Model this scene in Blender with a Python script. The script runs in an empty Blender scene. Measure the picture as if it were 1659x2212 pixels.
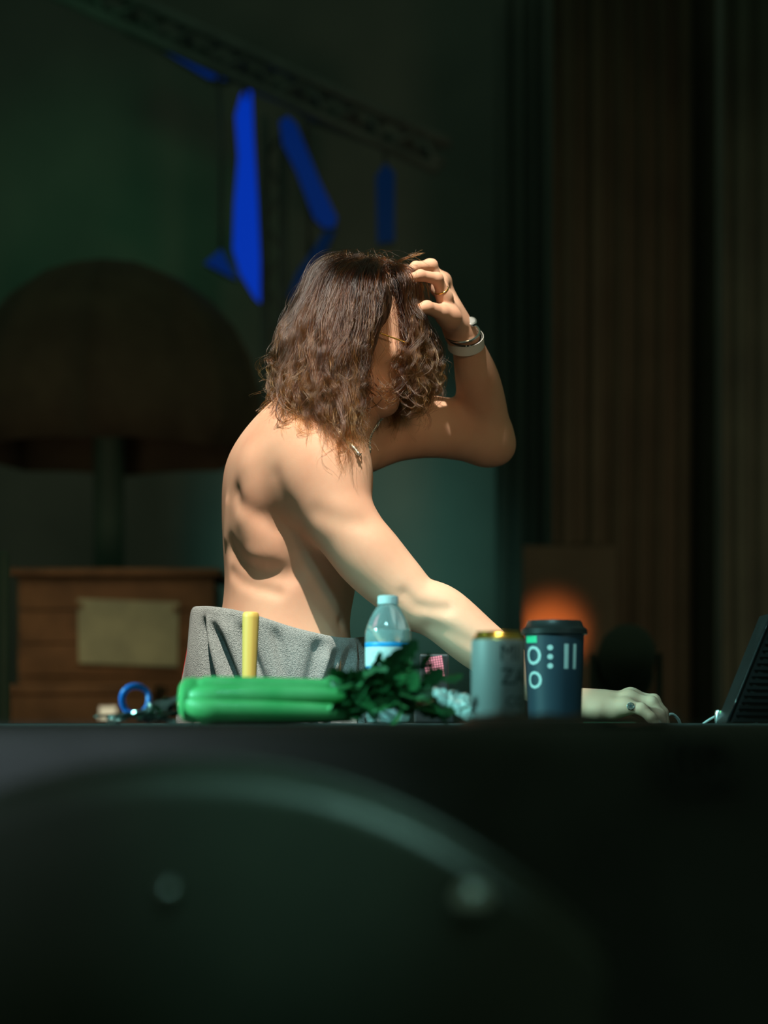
import bpy, bmesh, math, random
import numpy as np
from mathutils import Vector, Matrix, Euler

random.seed(7)
RNG = np.random.default_rng(11)
SC = bpy.context.scene
COL = SC.collection
PI = math.pi

# ------------------------------------------------------------------ camera
F = 4250.0              # focal length in pixels of the 1659 x 2212 frame
CX, HY = 829.5, 1555.0  # principal column and horizon row
ZC = 0.935              # lens height (just above the table top)
cam_d = bpy.data.cameras.new('camera')
cam = bpy.data.objects.new('camera', cam_d)
COL.objects.link(cam)
cam.location = (0, 0, ZC)
cam.rotation_euler = (PI / 2, 0, 0)
cam_d.sensor_fit = 'VERTICAL'
cam_d.sensor_height = 36.0
cam_d.sensor_width = 27.0
cam_d.lens = F / 2212.0 * 36.0
cam_d.shift_y = (HY - 1106.0) / 2212.0
cam_d.clip_end = 200
cam_d.dof.use_dof = True
cam_d.dof.focus_distance = 3.27
cam_d.dof.aperture_fstop = 2.6
SC.camera = cam

def P(px, py, Y):
    """a point seen at (px, py) of the photograph that stands Y metres away"""
    return Vector(((px - CX) * Y / F, Y, ZC + (HY - py) * Y / F))

# ------------------------------------------------------------------ exposure, world, lights
SC.view_settings.view_transform = 'Standard'
SC.view_settings.look = 'None'
SC.view_settings.gamma = 1.0
SC.view_settings.use_curve_mapping = False
SC.view_settings.exposure = 0.0
SC.cycles.use_denoising = True

world = bpy.data.worlds.new('night')
SC.world = world
world.use_nodes = True
world.node_tree.nodes['Background'].inputs[0].default_value = (0.60, 0.95, 0.60, 1)
world.node_tree.nodes['Background'].inputs[1].default_value = 0.085

def spot(name, loc, target, watts, angle, blend, color, radius=0.05):
    d = bpy.data.lights.new(name, 'SPOT')
    d.energy = watts; d.spot_size = math.radians(angle); d.spot_blend = blend
    d.color = color; d.shadow_soft_size = radius
    o = bpy.data.objects.new(name, d); COL.objects.link(o)
    o.location = loc
    o.rotation_euler = (Vector(target) - Vector(loc)).to_track_quat('-Z', 'Y').to_euler()
    return o

def area(name, loc, target, watts, size, color, spread=180):
    d = bpy.data.lights.new(name, 'AREA')
    d.energy = watts; d.size = size; d.color = color; d.spread = math.radians(spread)
    o = bpy.data.objects.new(name, d); COL.objects.link(o)
    o.location = loc
    o.rotation_euler = (Vector(target) - Vector(loc)).to_track_quat('-Z', 'Y').to_euler()
    return o

# warm stage spot on the performer, high above and a little left of the camera
spot('key_spot', (-0.45, 1.45, 5.0), (-0.14, 3.25, 1.37), 1560, 12.8, 0.08, (1.0, 0.89, 0.75), 0.03)
# weak warm wash that fills the shaded side of the body
spot('warm_wash', (1.2, 0.3, 2.0), (-0.02, 3.40, 1.42), 100, 13, 0.7, (1.0, 0.64, 0.36), 0.3)
# cool light across the table from the left, and a soft cool wash from the front
spot('teal_side', (-2.3, 1.9, 1.95), (0.12, 2.72, 0.97), 430, 22, 0.6, (0.36, 0.97, 0.90), 0.10)
spot('teal_front', (-0.5, 0.4, 3.2), (0.16, 3.0, 0.95), 400, 16, 0.9, (0.44, 0.98, 1.0), 0.2)
spot('slate_front', (-1.2, -0.2, 1.6), (-0.25, 1.32, 0.918), 110, 11, 1.0, (0.76, 0.88, 1.0), 0.1)  # added spot that lightens the left of the table front
spot('teal_low', (0.35, -0.4, 3.2), (-0.045, 1.16, 0.895), 130, 5.2, 0.9, (0.45, 1.0, 0.85), 0.05)  # added narrow spot that draws the pale streak on the chair back
spot('gold_top', (0.139, 2.40, 4.2), (0.139, 2.385, 1.045), 260, 1.9, 0.6, (1.0, 0.86, 0.45), 0.03)  # added spot straight above the can to make its gold top glint
spot('teal_right', (1.6, 1.2, 1.65), (-0.05, 3.2, 1.01), 55, 6, 0.8, (0.50, 0.97, 0.90), 0.08)  # added fill for the towel front in the shade of the arm
# background washes
spot('green_wash', (-2.3, 6.0, 4.8), (-1.75, 11.9, 3.85), 85, 24, 1.0, (0.12, 1.0, 0.40), 0.3)
spot('teal_backdrop', (-0.3, 7.6, 0.4), (-0.12, 11.9, 1.9), 270, 29, 1.0, (0.34, 1.0, 0.82), 0.3)  # added; stands in for the lens glow around the performer
spot('amber_left', (-0.9, 4.6, 3.6), (-1.25, 8.2, 1.0), 180, 22, 1.0, (1.0, 0.72, 0.42), 0.3)
spot('amber_canopy', (-1.2, 4.6, 0.9), (-1.45, 9.6, 2.0), 58, 34, 1.0, (1.0, 0.80, 0.52), 0.3)  # added fill for the otherwise unlit canopy and the wall below it
spot('amber_right', (2.0, 5.0, 1.2), (1.55, 10.0, 2.1), 115, 60, 1.0, (1.0, 0.76, 0.46), 0.3)
# ------------------------------------------------------------------ materials
def mat(name, color, rough=0.5, metal=0.0, spec=0.5, noise=None, bump=None, emit=None, trans=0.0, ior=1.45, sss=0.0, sheen=0.0, coat=0.0):
    """noise = (scale, second colour, detail); bump = (scale, strength, distance)"""
    m = bpy.data.materials.new(name); m.use_nodes = True
    nt = m.node_tree; b = nt.nodes['Principled BSDF']
    b.inputs['Base Color'].default_value = (*color, 1)
    b.inputs['Roughness'].default_value = rough
    b.inputs['Metallic'].default_value = metal
    b.inputs['Specular IOR Level'].default_value = spec
    b.inputs['IOR'].default_value = ior
    b.inputs['Transmission Weight'].default_value = trans
    b.inputs['Coat Weight'].default_value = coat
    b.inputs['Sheen Weight'].default_value = sheen
    if sss:
        b.inputs['Subsurface Weight'].default_value = sss
        b.inputs['Subsurface Radius'].default_value = (1.0, 0.35, 0.2)
        b.inputs['Subsurface Scale'].default_value = 0.008
    if emit:
        b.inputs['Emission Color'].default_value = (*emit[0], 1)
        b.inputs['Emission Strength'].default_value = emit[1]
    tc = nt.nodes.new('ShaderNodeTexCoord')
    if noise:
        n = nt.nodes.new('ShaderNodeTexNoise'); n.inputs['Scale'].default_value = noise[0]
        n.inputs['Detail'].default_value = noise[2] if len(noise) > 2 else 4
        nt.links.new(tc.outputs['Object'], n.inputs['Vector'])
        mx = nt.nodes.new('ShaderNodeMix'); mx.data_type = 'RGBA'
        mx.inputs[6].default_value = (*color, 1); mx.inputs[7].default_value = (*noise[1], 1)
        r = nt.nodes.new('ShaderNodeMapRange'); r.inputs[1].default_value = 0.35; r.inputs[2].default_value = 0.65
        nt.links.new(n.outputs['Fac'], r.inputs[0]); nt.links.new(r.outputs[0], mx.inputs[0])
        nt.links.new(mx.outputs[2], b.inputs['Base Color'])
    if bump:
        n2 = nt.nodes.new('ShaderNodeTexNoise'); n2.inputs['Scale'].default_value = bump[0]
        n2.inputs['Detail'].default_value = 3
        nt.links.new(tc.outputs['Object'], n2.inputs['Vector'])
        bp = nt.nodes.new('ShaderNodeBump'); bp.inputs['Strength'].default_value = bump[1]
        bp.inputs['Distance'].default_value = bump[2]
        nt.links.new(n2.outputs['Fac'], bp.inputs['Height']); nt.links.new(bp.outputs['Normal'], b.inputs['Normal'])
    return m

M = {}
M['skin'] = mat('skin', (0.66, 0.42, 0.29), 0.58, spec=0.22, noise=(9, (0.60, 0.335, 0.225), 6), bump=(420, 0.12, 0.0006), sss=0.15)
M['nail'] = mat('nail', (0.80, 0.62, 0.54), 0.25)
M['towel'] = mat('terry_cloth', (0.36, 0.40, 0.40), 0.95, spec=0.1, noise=(420, (0.24, 0.275, 0.27), 2), bump=(560, 1.0, 0.0035), sheen=0.25)
M['red'] = mat('red_edging', (0.45, 0.02, 0.02), 0.8)
M['trousers'] = mat('dark_cotton', (0.012, 0.012, 0.015), 0.9)
M['gold'] = mat('gold', (0.95, 0.62, 0.14), 0.22, 1.0)
M['silver'] = mat('silver', (0.86, 0.88, 0.86), 0.18, 1.0)
M['white_band'] = mat('white_band', (0.72, 0.74, 0.72), 0.5)
M['black'] = mat('black_plastic', (0.010, 0.011, 0.011), 0.45, noise=(30, (0.014, 0.015, 0.015)))
M['black_gloss'] = mat('black_gloss', (0.008, 0.009, 0.010), 0.18)
M['black_cloth'] = mat('black_cloth', (0.060, 0.066, 0.062), 0.85, noise=(14, (0.045, 0.05, 0.046)), bump=(400, 0.3, 0.001))
M['black_leather'] = mat('black_leather', (0.036, 0.044, 0.034), 0.33, noise=(20, (0.042, 0.05, 0.038)), bump=(90, 0.25, 0.001))
M['lens'] = mat('dark_lens', (0.02, 0.02, 0.03), 0.08)
M['can_white'] = mat('can_white', (0.19, 0.21, 0.21), 0.5)
M['ink_dark'] = mat('ink_dark', (0.012, 0.03, 0.03), 0.5)
M['ink_pale'] = mat('ink_pale', (0.36, 0.46, 0.44), 0.5)
M['ink_grey'] = mat('ink_grey', (0.42, 0.60, 0.60), 0.5)
M['cup_navy'] = mat('cup_navy', (0.009, 0.024, 0.038), 0.5)
M['lid_black'] = mat('lid_black', (0.010, 0.012, 0.012), 0.35)
M['print_green'] = mat('print_green', (0.02, 0.42, 0.20), 0.5)
M['pet'] = mat('clear_plastic', (0.86, 0.97, 0.97), 0.06, trans=0.84, ior=1.33)
M['water'] = mat('water', (0.70, 0.95, 0.95), 0.12, trans=0.70, ior=1.20)
M['cap'] = mat('white_cap', (0.55, 0.60, 0.61), 0.4)
M['label_white'] = mat('label_white', (0.62, 0.68, 0.68), 0.45)
M['label_blue'] = mat('label_blue', (0.01, 0.28, 0.62), 0.45)
M['stalk'] = mat('celery_stalk', (0.075, 0.42, 0.12), 0.5, noise=(26, (0.14, 0.50, 0.17)), bump=(60, 0.15, 0.001), coat=0.15)
M['leaf'] = mat('celery_leaf', (0.009, 0.075, 0.022), 0.45, noise=(40, (0.024, 0.13, 0.034)))
M['blue_ring'] = mat('blue_plastic', (0.006, 0.13, 0.55), 0.35)
M['key_metal'] = mat('dark_metal', (0.20, 0.22, 0.20), 0.28, 1.0, noise=(50, (0.10, 0.11, 0.10)))
M['bolt'] = mat('bolt_metal', (0.55, 0.60, 0.60), 0.3, 1.0)
M['cable_pale'] = mat('cable_pale', (0.55, 0.62, 0.60), 0.4)
M['cable_black'] = mat('cable_black', (0.02, 0.025, 0.025), 0.35)
M['green_led'] = mat('green_led', (0.05, 0.22, 0.12), 0.4, emit=((0.10, 0.55, 0.25), 0.18))
M['green_glow'] = mat('green_glow', (0.2, 0.5, 0.25), 0.4, emit=((0.25, 0.9, 0.35), 0.35))
M['pink_led'] = mat('pink_led', (0.3, 0.1, 0.12), 0.4, emit=((1.0, 0.30, 0.40), 0.55))
M['blue_led'] = mat('blue_led', (0.0, 0.01, 0.1), 0.5, emit=((0.0, 0.045, 0.62), 0.62))  # emission stands in for blue light falling on truss members
M['blue_led_dim'] = mat('blue_led_dim', (0.0, 0.01, 0.1), 0.5, emit=((0.0, 0.05, 0.40), 0.22))  # same painted blue light, weaker
M['blue_led_faint'] = mat('blue_led_faint', (0.0, 0.01, 0.06), 0.5, emit=((0.0, 0.06, 0.26), 0.10))  # same painted blue light, weakest
M['wall'] = mat('backdrop', (0.15, 0.17, 0.155), 0.9, noise=(1.5, (0.12, 0.14, 0.13)))
M['floor'] = mat('stage_floor', (0.08, 0.075, 0.06), 0.6, noise=(5, (0.06, 0.056, 0.045)))
M['truss'] = mat('truss_metal', (0.16, 0.19, 0.18), 0.5, 0.3, noise=(6, (0.12, 0.14, 0.135)))
M['canopy'] = mat('canopy_cloth', (0.10, 0.072, 0.045), 0.9, noise=(5, (0.075, 0.052, 0.034)))
M['pole_green'] = mat('green_pole', (0.07, 0.12, 0.09), 0.6, noise=(4, (0.05, 0.09, 0.07)))
M['plank'] = mat('brown_plank', (0.17, 0.085, 0.035), 0.7, noise=(8, (0.11, 0.055, 0.022)))
M['pale_board'] = mat('pale_board', (0.34, 0.36, 0.24), 0.8, noise=(6, (0.24, 0.26, 0.18)))
M['curtain'] = mat('brown_curtain', (0.085, 0.072, 0.050), 0.95, noise=(3, (0.068, 0.056, 0.040)))
M['dark_drape'] = mat('dark_drape', (0.075, 0.085, 0.065), 0.95, noise=(3, (0.055, 0.062, 0.05)))
M['bag'] = mat('black_bag', (0.02, 0.024, 0.022), 0.55, bump=(40, 0.3, 0.004))
M['fixture'] = mat('fixture_black', (0.05, 0.06, 0.045), 0.7)
M['orange_glow'] = mat('orange_lens', (0.3, 0.08, 0.02), 0.4, emit=((1.0, 0.30, 0.08), 0.35))

def wood_mat():
    m = mat('pale_wood', (0.70, 0.46, 0.11), 0.45)
    nt = m.node_tree; b = nt.nodes['Principled BSDF']
    tc = nt.nodes.new('ShaderNodeTexCoord'); mp = nt.nodes.new('ShaderNodeMapping')
    mp.inputs['Scale'].default_value = (160, 160, 6)
    n = nt.nodes.new('ShaderNodeTexNoise'); n.inputs['Scale'].default_value = 1.0; n.inputs['Detail'].default_value = 4
    nt.links.new(tc.outputs['Object'], mp.inputs[0]); nt.links.new(mp.outputs[0], n.inputs['Vector'])
    mx = nt.nodes.new('ShaderNodeMix'); mx.data_type = 'RGBA'
    mx.inputs[6].default_value = (0.74, 0.50, 0.13, 1); mx.inputs[7].default_value = (0.60, 0.36, 0.07, 1)
    nt.links.new(n.outputs['Fac'], mx.inputs[0]); nt.links.new(mx.outputs[2], b.inputs['Base Color'])
    return m
M['wood'] = wood_mat()

def hair_mat():
    m = bpy.data.materials.new('brown_hair'); m.use_nodes = True
    nt = m.node_tree; nt.nodes.remove(nt.nodes['Principled BSDF'])
    out = nt.nodes['Material Output']
    h = nt.nodes.new('ShaderNodeBsdfHairPrincipled'); h.parametrization = 'MELANIN'
    info = nt.nodes.new('ShaderNodeHairInfo')
    r = nt.nodes.new('ShaderNodeMapRange')
    r.inputs[1].default_value = 0.30; r.inputs[2].default_value = 1.0
    r.inputs[3].default_value = 0.0; r.inputs[4].default_value = -0.34
    nt.links.new(info.outputs['Intercept'], r.inputs[0])
    at = nt.nodes.new('ShaderNodeAttribute'); at.attribute_name = 'tone'
    ad = nt.nodes.new('ShaderNodeMath'); ad.operation = 'ADD'
    nt.links.new(r.outputs[0], ad.inputs[0]); nt.links.new(at.outputs['Fac'], ad.inputs[1])
    nt.links.new(ad.outputs[0], h.inputs['Melanin'])
    h.inputs['Melanin Redness'].default_value = 0.34
    h.inputs['Roughness'].default_value = 0.22
    h.inputs['Radial Roughness'].default_value = 0.40
    h.inputs['Random Color'].default_value = 0.25
    h.inputs['Random Roughness'].default_value = 0.2
    nt.links.new(info.outputs['Random'], h.inputs['Random'])
    nt.links.new(h.outputs[0], out.inputs[0])
    return m
M['hair'] = hair_mat()
M['hair_under'] = mat('hair_under', (0.030, 0.017, 0.008), 0.6, bump=(120, 0.6, 0.004))

# ------------------------------------------------------------------ objects
def link(o, parent=None):
    COL.objects.link(o)
    if parent is not None:
        o.parent = parent
        o.matrix_parent_inverse = parent.matrix_basis.inverted() if not parent.parent else (parent.parent.matrix_basis @ parent.matrix_parent_inverse @ parent.matrix_basis).inverted()
    return o

def tag(o, label=None, cat=None, group=None, kind=None):
    if label: o['label'] = label
    if cat: o['category'] = cat
    if group: o['group'] = group
    if kind: o['kind'] = kind
    return o

def thing(name, label, cat, loc=(0, 0, 0), group=None):
    o = bpy.data.objects.new(name, None)
    o.empty_display_size = 0.05
    o.location = loc
    COL.objects.link(o)
    return tag(o, label, cat, group)

def mesh_obj(name, verts, faces, material, parent=None, smooth=False):
    """world-space vertices; under a parent that is only translated"""
    me = bpy.data.meshes.new(name)
    v = np.asarray(verts, dtype=np.float32).reshape(-1, 3)
    if isinstance(faces, np.ndarray):
        n, k = faces.shape
        me.vertices.add(len(v)); me.vertices.foreach_set('co', v.ravel())
        me.loops.add(n * k); me.loops.foreach_set('vertex_index', faces.astype(np.int32).ravel())
        me.polygons.add(n); me.polygons.foreach_set('loop_start', np.arange(0, n * k, k, dtype=np.int32))
        me.update(calc_edges=True); me.validate()
    else:
        me.from_pydata([tuple(map(float, p)) for p in v], [], [tuple(f) for f in faces]); me.update()
    if smooth:
        me.polygons.foreach_set('use_smooth', np.ones(len(me.polygons), dtype=bool)); me.update()
    me.materials.append(M[material] if isinstance(material, str) else material)
    o = bpy.data.objects.new(name, me)
    return link(o, parent)

def bm_obj(name, bm, material, parent=None, smooth=False, bevel=0):
    if bevel:
        bmesh.ops.bevel(bm, geom=[e for e in bm.edges if len(e.link_faces) == 2 and e.calc_face_angle(0) > 0.6], offset=bevel, segments=2, affect='EDGES', profile=0.6)
    bmesh.ops.recalc_face_normals(bm, faces=bm.faces)
    me = bpy.data.meshes.new(name); bm.to_mesh(me); bm.free()
    if smooth:
        for p in me.polygons: p.use_smooth = True
    me.materials.append(M[material] if isinstance(material, str) else material)
    o = bpy.data.objects.new(name, me)
    return link(o, parent)

def box(name, lo, hi, material, parent=None, bevel=0.0, rot=None):
    bm = bmesh.new()
    c = (Vector(lo) + Vector(hi)) / 2; s = Vector(hi) - Vector(lo)
    mtx = Matrix.Translation(c) @ (rot.to_4x4() if rot else Matrix.Identity(4)) @ Matrix.Diagonal((*s, 1))
    bmesh.ops.create_cube(bm, size=1, matrix=mtx)
    return bm_obj(name, bm, material, parent, bevel=bevel)

def lathe(name, prof, center, material, parent=None, seg=48, closed_bottom=True, closed_top=True, smooth=True, mtx=None):
    """prof = [(radius, z)...]"""
    cx, cy, cz = center
    V, Fc = [], []
    n = len(prof)
    for (r, z) in prof:
        for k in range(seg):
            a = 2 * PI * k / seg
            V.append((r * math.cos(a), r * math.sin(a), z))
    for i in range(n - 1):
        for k in range(seg):
            k2 = (k + 1) % seg
            Fc.append((i * seg + k, i * seg + k2, (i + 1) * seg + k2, (i + 1) * seg + k))
    if closed_bottom: Fc.append(tuple(range(seg))[::-1])
    if closed_top: Fc.append(tuple((n - 1) * seg + k for k in range(seg)))
    m = Matrix.Translation(center) @ (mtx.to_4x4() if mtx else Matrix.Identity(4))
    V = [m @ Vector(v) for v in V]
    o = mesh_obj(name, V, Fc, material, parent)
    if smooth: shade(o)
    return o

def shade(o, angle=40):
    me = o.data
    for p in me.polygons: p.use_smooth = True
    bm = bmesh.new(); bm.from_mesh(me)
    for e in bm.edges:
        if len(e.link_faces) == 2 and e.calc_face_angle(0) > math.radians(angle): e.smooth = False
    bm.to_mesh(me); bm.free()

def catmull(pts, n):
    p = np.asarray([list(q) for q in pts], float)
    p = np.vstack([2 * p[0] - p[1], p, 2 * p[-1] - p[-2]])
    m = len(p) - 3
    t = np.linspace(0, m, n); i = np.minimum(t.astype(int), m - 1); u = (t - i)[:, None]
    a, b, c, d = p[i], p[i + 1], p[i + 2], p[i + 3]
    return 0.5 * ((2 * b) + (-a + c) * u + (2 * a - 5 * b + 4 * c - d) * u ** 2 + (-a + 3 * b - 3 * c + d) * u ** 3)

def tube_geo(path, radii, seg=10, closed=False, flat=1.0, up=(0, 0, 1)):
    path = np.asarray(path, float); n = len(path)
    radii = np.broadcast_to(np.asarray(radii, float), (n,))
    tg = np.roll(path, -1, 0) - np.roll(path, 1, 0) if closed else np.gradient(path, axis=0)
    tg /= np.linalg.norm(tg, axis=1)[:, None] + 1e-12
    V = []
    ref = np.array(up, float)
    if abs(np.dot(ref, tg[0])) > 0.95: ref = np.array([1.0, 0, 0])
    nrm = ref - tg[0] * np.dot(ref, tg[0]); nrm /= np.linalg.norm(nrm)
    for i in range(n):
        nrm = nrm - tg[i] * np.dot(nrm, tg[i]); nrm /= np.linalg.norm(nrm) + 1e-12
        bi = np.cross(tg[i], nrm)
        for k in range(seg):
            a = 2 * PI * k / seg
            V.append(path[i] + radii[i] * (nrm * math.cos(a) * flat + bi * math.sin(a)))
    Fc = []
    for i in range(n if closed else n - 1):
        j = (i + 1) % n
        for k in range(seg):
            k2 = (k + 1) % seg
            Fc.append((i * seg + k, i * seg + k2, j * seg + k2, j * seg + k))
    if not closed:
        Fc.append(tuple(range(seg))[::-1]); Fc.append(tuple((n - 1) * seg + k for k in range(seg)))
    return V, Fc

def tube(name, path, radii, material, parent=None, seg=10, closed=False, flat=1.0, up=(0, 0, 1)):
    V, Fc = tube_geo(path, radii, seg, closed, flat, up)
    return mesh_obj(name, V, Fc, material, parent, smooth=True)

def join_geo(parts):
    V, Fc, k = [], [], 0
    for v, f in parts:
        V += [tuple(x) for x in v]; Fc += [tuple(i + k for i in q) for q in f]; k += len(v)
    return V, Fc

def prism(name, outline, y0, y1, material, parent=None, bevel=0.0):
    """outline = [(x, z)...] extruded from y0 to y1"""
    bm = bmesh.new()
    a = [bm.verts.new((x, y0, z)) for x, z in outline]; b = [bm.verts.new((x, y1, z)) for x, z in outline]
    n = len(a)
    bm.faces.new(a); bm.faces.new(b[::-1])
    for i in range(n): bm.faces.new((a[i], b[i], b[(i + 1) % n], a[(i + 1) % n]))
    return bm_obj(name, bm, material, parent, bevel=bevel)

def text_flat(body, size, weight=0.0):
    cu = bpy.data.curves.new('lettering', 'FONT'); cu.body = body; cu.size = size; cu.offset = weight; cu.resolution_u = 3
    cu.align_x = 'LEFT'
    o = bpy.data.objects.new('lettering', cu); COL.objects.link(o)
    dg = bpy.context.evaluated_depsgraph_get(); me = bpy.data.meshes.new_from_object(o.evaluated_get(dg))
    V = [tuple(v.co) for v in me.vertices]; Fc = [tuple(p.vertices) for p in me.polygons]
    bpy.data.objects.remove(o); bpy.data.meshes.remove(me); bpy.data.curves.remove(cu)
    return V, Fc

def subdivide_geo(V, Fc, cuts):
    bm = bmesh.new(); vs = [bm.verts.new(v) for v in V]
    for f in Fc:
        try: bm.faces.new([vs[i] for i in f])
        except ValueError: pass
    bmesh.ops.triangulate(bm, faces=bm.faces)
    for _ in range(cuts):
        bmesh.ops.subdivide_edges(bm, edges=[e for e in bm.edges if e.calc_length() > 0.003], cuts=1)
        bmesh.ops.triangulate(bm, faces=bm.faces)
    bm.verts.ensure_lookup_table(); bm.verts.index_update()
    V2 = [tuple(v.co) for v in bm.verts]; F2 = [tuple(v.index for v in f.verts) for f in bm.faces]; bm.free()
    return V2, F2

def wrap(V, center, radius_at, ang0, zoff):
    """flat (x, y) lettering bent round an upright cylinder; ang0 = angle of x = 0, measured from the camera side, to the right"""
    out = []
    for x, y, _ in V:
        z = y + zoff; r = radius_at(z)
        a = ang0 + x / r
        out.append((center[0] + r * math.sin(a), center[1] - r * math.cos(a), center[2] + z))
    return out

# ------------------------------------------------------------------ distance-field modelling for the figure
class Field:
    def __init__(s, lo, hi, h):
        s.lo = np.array(lo, float); s.h = h
        s.n = np.ceil((np.array(hi) - s.lo) / h).astype(int) + 1
        s.f = np.full(tuple(s.n), 0.2, np.float32)
        s.ax = [(s.lo[i] + h * np.arange(s.n[i])).astype(np.float32) for i in range(3)]
    def sub(s, lo, hi):
        i0 = np.clip(np.floor((np.array(lo) - s.lo) / s.h).astype(int), 0, s.n)
        i1 = np.clip(np.ceil((np.array(hi) - s.lo) / s.h).astype(int) + 1, 0, s.n)
        sl = tuple(slice(a, b) for a, b in zip(i0, i1))
        X, Y, Z = np.meshgrid(*[s.ax[i][sl[i]] for i in range(3)], indexing='ij')
        return sl, X, Y, Z
    def smin(s, sl, d, k):
        a = s.f[sl]
        if k <= 0: s.f[sl] = np.minimum(a, d); return
        h = np.maximum(k - np.abs(a - d), 0) / k
        s.f[sl] = np.minimum(a, d) - h * h * k * 0.25
    def segd(s, X, Y, Z, a, b):
        a = np.array(a, np.float32); ab = np.array(b, np.float32) - a
        px, py, pz = X - a[0], Y - a[1], Z - a[2]
        t = np.clip((px * ab[0] + py * ab[1] + pz * ab[2]) / (float(ab @ ab) + 1e-12), 0, 1)
        return np.sqrt((px - t * ab[0]) ** 2 + (py - t * ab[1]) ** 2 + (pz - t * ab[2]) ** 2), t
    def cone(s, a, b, ra, rb, k=0.02):
        a = np.array(a, float); b = np.array(b, float); m = max(ra, rb) + k + 0.02
        sl, X, Y, Z = s.sub(np.minimum(a, b) - m, np.maximum(a, b) + m)
        d, t = s.segd(X, Y, Z, a, b)
        s.smin(sl, d - (ra + (rb - ra) * t), k)
    def chain(s, pts, k=0.02):
        """smooth limb through (point, radius) stations, blended once into what is there"""
        q = catmull([list(p) + [r] for p, r in pts], 7 * (len(pts) - 1) + 1)
        m = q[:, 3].max() + k + 0.02
        sl, X, Y, Z = s.sub(q[:, :3].min(0) - m, q[:, :3].max(0) + m)
        d = np.full(X.shape, 1.0, np.float32)
        for u, v in zip(q[:-1], q[1:]):
            e, t = s.segd(X, Y, Z, u[:3], v[:3])
            d = np.minimum(d, e - (u[3] + (v[3] - u[3]) * t))
        s.smin(sl, d, k)
    def ell(s, c, R, rad, k=0.02):
        """R = 3x3 whose rows are the local axes"""
        c = np.array(c, float); rad = np.array(rad, float); m = rad.max() + k + 0.02
        sl, X, Y, Z = s.sub(c - m, c + m)
        p = [X - c[0], Y - c[1], Z - c[2]]
        R = np.array(R, float)
        q = [(p[0] * R[i][0] + p[1] * R[i][1] + p[2] * R[i][2]) for i in range(3)]
        k0 = np.sqrt(sum((q[i] / rad[i]) ** 2 for i in range(3))); k1 = np.sqrt(sum((q[i] / rad[i] ** 2) ** 2 for i in range(3))) + 1e-6
        s.smin(sl, k0 * (k0 - 1) / k1, k)
    def bump(s, pts, amp, sig):
        """raise (amp > 0) or groove (amp < 0) the skin along a polyline"""
        pts = [np.array(p, float) for p in pts]; m = 3 * sig
        lo = np.min(pts, 0) - m; hi = np.max(pts, 0) + m
        sl, X, Y, Z = s.sub(lo, hi)
        d = None
        if len(pts) == 1: d = np.sqrt((X - pts[0][0]) ** 2 + (Y - pts[0][1]) ** 2 + (Z - pts[0][2]) ** 2)
        for a, b in zip(pts[:-1], pts[1:]):
            e, _ = s.segd(X, Y, Z, a, b); d = e if d is None else np.minimum(d, e)
        s.f[sl] -= amp * np.exp(-(d / sig) ** 2)
    def mesh(s):
        f = s.f; ins = f < 0
        n = f.shape
        cnt = np.zeros((n[0] - 1, n[1] - 1, n[2] - 1), np.uint8)
        for dx in (0, 1):
            for dy in (0, 1):
                for dz in (0, 1): cnt += ins[dx:n[0] - 1 + dx, dy:n[1] - 1 + dy, dz:n[2] - 1 + dz]
        act = (cnt > 0) & (cnt < 8)
        I = np.argwhere(act)
        ids = np.full(act.shape, -1, np.int32); ids[act] = np.arange(len(I))
        off = np.array([(dx, dy, dz) for dx in (0, 1) for dy in (0, 1) for dz in (0, 1)])
        val = np.stack([f[I[:, 0] + o[0], I[:, 1] + o[1], I[:, 2] + o[2]] for o in off], 1)
        acc = np.zeros((len(I), 3)); c = np.zeros(len(I))
        for i in range(8):
            for j in range(i + 1, 8):
                if np.abs(off[i] - off[j]).sum() != 1: continue
                a, b = val[:, i], val[:, j]; cr = (a < 0) != (b < 0)
                t = np.where(cr, a / np.where(cr, a - b, 1), 0)
                acc += np.where(cr[:, None], off[i] + t[:, None] * (off[j] - off[i]), 0); c += cr
        V = s.lo + s.h * (I + acc / c[:, None])
        Q = []
        for ax in range(3):
            sl0 = [slice(None)] * 3; sl1 = [slice(None)] * 3
            sl0[ax] = slice(0, -1); sl1[ax] = slice(1, None)
            A, B = ins[tuple(sl0)], ins[tuple(sl1)]
            E = np.argwhere(A != B)
            u, w = (ax + 1) % 3, (ax + 2) % 3
            ok = (E[:, u] > 0) & (E[:, w] > 0) & (E[:, u] < n[u] - 1) & (E[:, w] < n[w] - 1); E = E[ok]
            def cell(du, dw):
                q = E.copy(); q[:, u] -= du; q[:, w] -= dw
                return ids[q[:, 0], q[:, 1], q[:, 2]]
            q = np.stack([cell(1, 1), cell(0, 1), cell(0, 0), cell(1, 0)], 1)
            fl = ~A[tuple(E.T)]
            q[fl] = q[fl][:, ::-1]
            Q.append(q)
        return V, np.vstack(Q)

def smooth_mesh(V, Q, it=2, lam=0.5):
    e = np.vstack([Q[:, [0, 1]], Q[:, [1, 2]], Q[:, [2, 3]], Q[:, [3, 0]]])
    for _ in range(it):
        s = np.zeros_like(V); c = np.zeros(len(V))
        for a, b in ((0, 1), (1, 0)):
            for k in range(3): s[:, k] += np.bincount(e[:, a], V[e[:, b], k], len(V))
            c += np.bincount(e[:, a], minlength=len(V))
        V = V + lam * (s / np.maximum(c, 1)[:, None] - V)
    return V
# ------------------------------------------------------------------ the setting
TT = ZC - 0.005     # table top
tag(box('floor', (-9, -1.5, -0.1), (9, 13, 0), 'floor'), 'dark stage floor', kind='structure')
tag(box('wall_back', (-9, 12.0, 0), (9, 12.2, 7), 'wall'), 'dark backdrop wall far behind the performer', kind='structure')

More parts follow.
